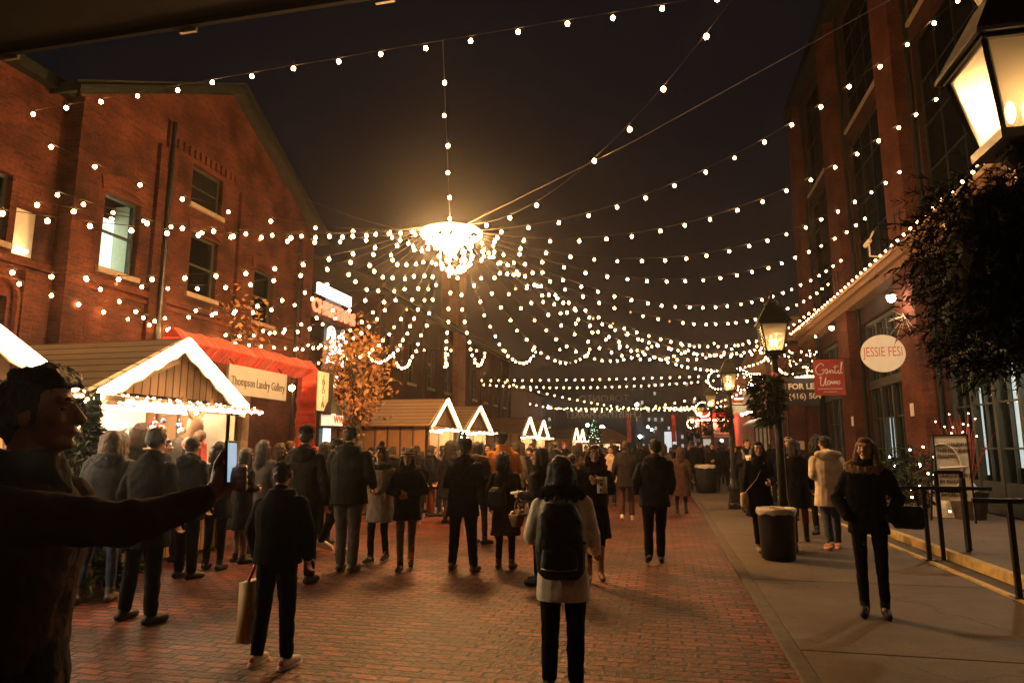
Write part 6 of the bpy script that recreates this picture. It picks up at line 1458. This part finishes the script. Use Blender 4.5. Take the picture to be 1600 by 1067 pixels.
for i, (px, py, fc) in enumerate(spots):
    z = .03 if px > 1078 else 0; p = onZ(px, py, z); o = dup(protos[i % len(protos)])
    w = lm[0] if px < 905 else lm[1] if px < 950 else lm[2] if px < 985 else lm[3] if px < 1055 else lm[4] if px < 1150 else lm[5]
    if px < 790 and py < 790 or 540 < px < 790: w = lm[6]
    elif px < 330: w = 'among the group before the near stall'
    elif px < 540: w = 'by the red gate'
    elif py > 774: w = 'behind the backpack woman'
    kind = ['dark coat', 'grey coat', 'broad black coat', 'dark coat and brown trousers', 'brown jacket', 'black coat and red hat', 'fur trimmed hood', 'fur hood with long hair', 'plain black coat', 'long skirted dark coat', 'black coat with shiny bags'][i % len(protos)]
    lb = 'distant visitor in a %s %s' % (kind, w)
    n_ = cnt.get(lb, 0); cnt[lb] = n_+1
    if n_: lb += [', the farther one', ', a third one', ', a fourth one', ', a fifth one'][n_-1]
    put(o, p, R(fc), lb, 'distant visitors in the street', sc=(.97+.05*math.sin(i*2.3)))
# ================================================================ string lights
bulb_me = {}
for key, r, mt, sub in (('near', .032, 'bulb', 1), ('far', .046, 'bulb_far', 0), ('hub', .040, 'bulb_hub', 0), ('mid', .038, 'bulb_soft', 0)):
    b = MB(); b.ball((0, 0, 0), (r, r, r*1.12), sub); bulb_me[key] = b.mesh('bulb', M[mt], smooth=True)
b = MB(); b.ball((0, 0, 0), (.031, .031, .035), 1); bulb_me['dim'] = b.mesh('bulb', M['bulb_soft'], smooth=True)
b = MB(); b.ball((0, 0, 0), (.031, .031, .035), 1); bulb_me['dead'] = b.mesh('bulb', M['cream'], smooth=True)
b = MB(); b.tube([(0, 0, .035), (0, 0, .085)], .017, 6); sock_me = b.mesh('socket', M['socket'])
HUB = Vector((-4.2, 13.0, 6.08))
def string(A, B, sag, label, group, spacing=.7, kind='near', n=None, first=.35, skip=(), drop=.07, cable_r=.006, jit=.03):
    A, B = Vector(A), Vector(B); rr = random.Random(int(abs(A.x*31+B.y*17+B.x*7)*100) % 99991)
    P = lambda q: A.lerp(B, q)-Vector((0, 0, sag*4*q*(1-q)))
    N_ = 60; pts = [P(i/N_) for i in range(N_+1)]; Ls = [0]
    for i in range(N_): Ls.append(Ls[-1]+(pts[i+1]-pts[i]).length)
    t = thing('string_light', label, 'string lights', A, group)
    b = MB(); b.tube(pts[::2], cable_r, 4); b.build('cable', M['cable'], t)
    s = first if first != .35 else rr.uniform(.12, .12+spacing); k = 0; cnt = 0
    while s < Ls[-1]-.15 and cnt < 100:
        i = max(j for j in range(N_+1) if Ls[j] <= s); i = min(i, N_-1); q = (s-Ls[i])/max(1e-6, Ls[i+1]-Ls[i]); p = pts[i].lerp(pts[i+1], q)
        if k not in skip:
            u_ = rr.random(); bm__ = bulb_me['dead' if u_ < .018 else 'dim' if u_ < .16 else kind] if kind == 'near' else bulb_me[kind]
            o = bpy.data.objects.new('bulb', bm__); COL.objects.link(o); o.parent = t; o.matrix_parent_inverse = Matrix.Translation(-A)
            o.location = p-Vector((rr.uniform(-jit, jit), rr.uniform(-jit, jit), drop)); cnt += 1
            if kind == 'near':
                c = bpy.data.objects.new('socket', sock_me); COL.objects.link(c); c.parent = o
        s += spacing*(1+rr.uniform(-.06, .06)); k += 1
    return t
def hubp(B):   # a point on the hub ring towards B
    d = Vector((B[0]-HUB.x, B[1]-HUB.y, 0)).normalized(); return HUB+d*.62
GC = 'bulb strings fanning out from the hanging hoop'
# the hub itself
t = thing('light_hoop', 'glowing hoop with a ball of bulbs hanging over the street', 'chandelier', HUB)
b = MB(); pts = [HUB+Vector((.62*math.cos(a), .62*math.sin(a), 0)) for a in [2*math.pi*k/36 for k in range(37)]]; b.tube(pts, .022, 6)
b.tube([HUB+Vector((-.62, 0, 0)), HUB+Vector((0, 0, .12)), HUB+Vector((.62, 0, 0))], .014, 5); b.tube([HUB+Vector((0, -.62, 0)), HUB+Vector((0, 0, .12)), HUB+Vector((0, .62, 0))], .014, 5)
b.build('hoop', M['paintw'], t)
BC = HUB+Vector((.1, 0, -.52)); rb_ = .34
b = MB(); ballpts = []
for k in range(3):
    a0 = math.pi*k/3+.2; pts = [BC+Vector((rb_*math.cos(q)*math.cos(a0), rb_*math.cos(q)*math.sin(a0), rb_*math.sin(q))) for q in [2*math.pi*j/24 for j in range(25)]]
    b.tube(pts, .012, 5); ballpts += pts[:-1:2]
b.tube([BC+Vector((0, 0, rb_)), HUB+Vector((0, 0, .12))], .012, 5); b.build('ball_frame', M['paintw'], t)
hb = [HUB+Vector((.6*math.cos(a), .6*math.sin(a), -.05)) for a in [2*math.pi*k/58 for k in range(58)]]+[HUB+Vector((.36*math.cos(a), .36*math.sin(a), -.03)) for a in [2*math.pi*k/14 for k in range(14)]]
hb += [HUB+Vector((rx+random.uniform(-.04, .04), ry, .05-.07*k)) for rx, ry in ((-.08, .05), (.12, -.1), (.0, .2)) for k in range(8)]
hb += [HUB+Vector((q*math.cos(a), q*math.sin(a), -.04-.25*random.random()*(q/.55))) for q, a in ((.55*math.sqrt(random.random()), 6.283*random.random()) for _ in range(40))]
for p in hb+ballpts:
    o = bpy.data.objects.new('bulb', bulb_me['hub']); COL.objects.link(o); o.parent = t; o.matrix_parent_inverse = Matrix.Translation(-HUB); o.location = p
for i, (px, py, yy, lb) in enumerate(((470, 308, 22, 'thin stay wire from the hoop toward the left roof'), (1010, 200, 4, 'thin stay wire from the hoop rising to the upper right'), (930, 328, 30, 'thin stay wire from the hoop toward the right building'))):
    e = onY(px, py, yy) if i != 0 else onX(px, py, -11); b = MB()
    if i == 1: e = onY(1010, 200, 9)
    if i == 2: e = onY(930, 328, 24)
    s_ = HUB+(Vector((e.x-HUB.x, e.y-HUB.y, 0)).normalized())*.62; e2 = s_+(e-s_)*1.9 if i else e
    if i == 2: e2 = s_+(e-s_)*1.5
    b.tube([s_, s_.lerp(e2, .5)-Vector((0, 0, .1)), e2], .005, 5); o = b.build('stay_wire', M['wire']); tag(o, lb, 'wire')

# far fan (away from the camera) to a cross cable at Y=26
far_x = [-10.9, -8.6, -6.9, -4.75, -2.55, -.35, 1.4, 3.0, 4.8]
names = ['over the orange tree', 'ending behind the orange tree', 'looping low over the plank stall roof', 'dropping straight below the hoop', 'looping low right of the hoop', 'sagging to the cross cable at the middle', 'sagging to the cross cable right of the middle', 'ending near the second lamp', 'ending near the lit gable']
for x, nm in zip(far_x, names):
    B = (x, 26, 5.55); string(hubp(B), B, 1.35+.12*random.random(), 'bulb string from the hoop going away, '+nm, GC, spacing=.68)
string((-11, 26, 5.75), (6.6, 26, 5.75), .25, 'straight cross cable of bulbs where the fan strings end', 'bulb strings across the street', spacing=1.15)
# left fan to the left facades
for (y, z, sg, nm) in ((4.6, 5.0, .55, 'to the far left edge, lowest of the left fan'), (6.4, 5.6, .5, 'to the left wing above the dome awning'), (7.8, 4.5, .6, 'to the left wing below the glowing niche'), (9.2, 6.3, .55, 'to the top left corner of the gallery'), (10.4, 4.9, .6, 'across the lit window of the gallery'), (11.8, 4.4, .55, 'to the gallery drainpipe'),
                      (13.2, 4.9, .7, 'to the gallery middle window'), (14.6, 4.5, .7, 'above the middle of the red gate'), (16.0, 4.9, .8, 'above the red gate upright'), (17.4, 4.6, .85, 'to the gallery end window'), (18.8, 4.9, .9, 'to the end drainpipe of the gallery'), (21, 5.0, 1.1, 'to the lit red sign'), (23.4, 5.2, 1.2, 'over the top of the orange tree')):
    B = (-10.85, y, z); string(hubp(B), B, sg, 'bulb string from the hoop '+nm, GC, spacing=.5)
string((-10.85, 5.6, 5.0), (-10.85, 18.9, 4.75), .55, 'bulb string drooping along the gallery wall', 'bulb strings along the left wall', spacing=.6)
string((-10.85, 10.4, 4.95), (-9.2, 19.5, 4.6), .85, 'low bulb string drooping above the red gate', 'bulb strings along the left wall', spacing=.45)
# right fan to the right building
for (y, z, sg, nm) in ((12.6, 10.6, 1.2, 'high to the nearest right pilaster'), (15.6, 9.6, 1.25, 'to the wall before the tall lit pilaster'), (18.6, 9.0, 1.35, 'to the tall lit pilaster'), (21.5, 8.8, 1.5, 'to the wall just past the tall lit pilaster'), (25.2, 8.4, 1.65, 'to the second tall pilaster'), (27.2, 8.0, 1.75, 'to the second tall pilaster, lower of the pair'), (30, 7.6, 2.0, 'to the cornice end'), (32.2, 7.4, 2.0, 'to the third tall pilaster'), (34.7, 6.3, 1.7, 'to the annex corner')):
    B = (6.55 if y < 34 else 5.6, y, z); string(hubp(B), B, sg, 'bulb string from the hoop '+nm, GC, spacing=.58)
# near cross cable overhead and the strings joining it
A = onY(15, 180, 9.0); B = onY(1075, 5, 9.0)
d = (B-A); A2 = A-d*.02; string(A2, A2+d*1.5, -.05, 'near bulb string crossing overhead along the top of the photo', 'bulb strings across the street', spacing=.73, first=.05)
e = onY(692, 62, 9.0); string(hubp(e), e, .12, 'bulb string from the hoop straight back over the camera', GC, spacing=.62, first=.25)
e = onY(1165, -30, 7.6); string(hubp(e), e, .75, 'bulb string from the hoop back to the top right with one dead bulb', GC, spacing=.82, first=.9, skip=(3,))
e = onX(20, 195, -10.6); string(hubp(e), e, .55, 'bulb string from the hoop along the gallery roof edge', GC, spacing=.75)
string((.4, -3.0, 6.0), (6.5, -2.4, 6.0), .4, 'unseen bulb string added behind the camera to light the sidewalk', 'bulb strings across the street', spacing=.4)  # out of view; added to light the sidewalk and cream jacket from behind
0 and string((-10.9, 1.0, 6.6), (6.5, -5.0, 6.8), .9, 'slanting bulb string behind the photographer', 'bulb strings across the street', spacing=.6)
# second canopy further down the street
GB = 'bulb strings across the far street'
string((-11, 39, 5.72), (6.4, 39, 5.75), .12, 'long straight row of bulbs behind the fan, higher one', GB, spacing=.50, kind='far')
string((-11, 40.5, 5.6), (6.4, 40.5, 5.9), .45, 'slightly sagging row of bulbs behind the fan', GB, spacing=.42, kind='far')
string((-11, 66, 5.6), (6, 66, 5.7), .2, 'low straight row of bulbs over the mirrored letters', GB, spacing=.5, kind='far')
string((-11, 62, 5.45), (6, 62, 5.45), .25, 'low row of bulbs just in front of the mirrored letters', GB, spacing=.8, kind='far')
string((-9.5, 40, 5.7), (6, 65, 5.6), 1.0, 'diagonal bulb swag sinking from left to right far away', GB, spacing=.8, kind='far')
string((6.2, 40, 5.8), (-10.5, 52, 5.2), 1.25, 'diagonal bulb swag sinking from right to left far away', GB, spacing=.75, kind='far')
0 and string((-11, 44, 4.6), (-4, 60, 5.4), .8, 'short bulb swag drooping by the brick warehouse', GB, spacing=.4, kind='far')
0 and string((-8.5, 39.5, 5.5), (-11, 50, 4.2), .4, 'short bulb swag running along the warehouse wall', GB, spacing=.4, kind='far')
string((6.2, 40, 5.8), (0, 66, 5.6), .9, 'diagonal bulb swag near the street lamps far away', GB, spacing=.8, kind='far')
# bulbs along the cornice of the right building
string((6.30, 12.0, 7.16), (6.30, 34.4, 7.16), .05, 'bulb row along the cornice of the right building', 'bulb rows on the right building', spacing=.5, kind='mid', drop=.02, first=.1, jit=.01)
string((3.2, 24, 5.2), (6.3, 34.4, 5.1), .3, 'short bulb string by the lamp behind the bin', 'bulb strings across the street', spacing=.6, kind='mid')
string(onY(1160, 582, 45), onY(1192, 582, 45), .02, 'bright short row of bulbs on the orange gable', 'bulb rows on the right building', spacing=.16, kind='near', first=.05)

# ================================================================ sky, glow haze, camera
w = bpy.data.worlds.new('World'); S.world = w; w.use_nodes = True; N = w.node_tree.nodes; bg = N['Background']
sky = N.new('ShaderNodeTexSky'); sky.sky_type = 'NISHITA'; sky.sun_disc = False; sky.sun_elevation = R(-9); sky.sun_rotation = R(200)
hs = N.new('ShaderNodeMix'); hs.data_type = 'RGBA'; hs.blend_type = 'ADD'; hs.inputs[0].default_value = 1
w.node_tree.links.new(sky.outputs[0], hs.inputs[6]); hs.inputs[7].default_value = (.066, .060, .078, 1)
w.node_tree.links.new(hs.outputs[2], bg.inputs[0]); bg.inputs[1].default_value = .08
if HAZE:
    b = MB(); b.bx(-256, 256, -66, 406, -1.1, 27); hz = b.build('added_haze', []); hz['kind'] = 'stuff'  # haze added to give the bulbs glow halos in place of lens glare
    m = bpy.data.materials.new('glow_haze'); m.use_nodes = True; t_ = m.node_tree; t_.nodes.remove(t_.nodes['Principled BSDF'])
    pv = t_.nodes.new('ShaderNodeVolumePrincipled'); pv.inputs['Color'].default_value = (.9, .88, .86, 1); pv.inputs['Density'].default_value = HAZE; pv.inputs['Anisotropy'].default_value = .9
    t_.links.new(pv.outputs[0], t_.nodes['Material Output'].inputs['Volume']); hz.data.materials.append(m)
cam = bpy.data.cameras.new('camera'); co = bpy.data.objects.new('camera', cam); COL.objects.link(co); S.camera = co
cam.sensor_fit = 'HORIZONTAL'; cam.sensor_width = 36; cam.lens = FPX/1600*36; cam.clip_end = 2000; cam.clip_start = .05
rot = Matrix((CR, CU, -CF)).transposed(); co.matrix_world = Matrix.Translation(EYE) @ rot.to_4x4()
S.view_settings.view_transform = 'Standard'; S.view_settings.look = 'None'; S.view_settings.exposure = EXPO; S.view_settings.gamma = 1
c_ = S.cycles; c_.use_denoising = True; c_.max_bounces = 5; c_.diffuse_bounces = 2; c_.glossy_bounces = 2; c_.transmission_bounces = 4; c_.transparent_max_bounces = 10; c_.volume_bounces = 0
c_.sample_clamp_indirect = 3; c_.sample_clamp_direct = 0; c_.caustics_reflective = False; c_.caustics_refractive = False; c_.use_light_tree = True
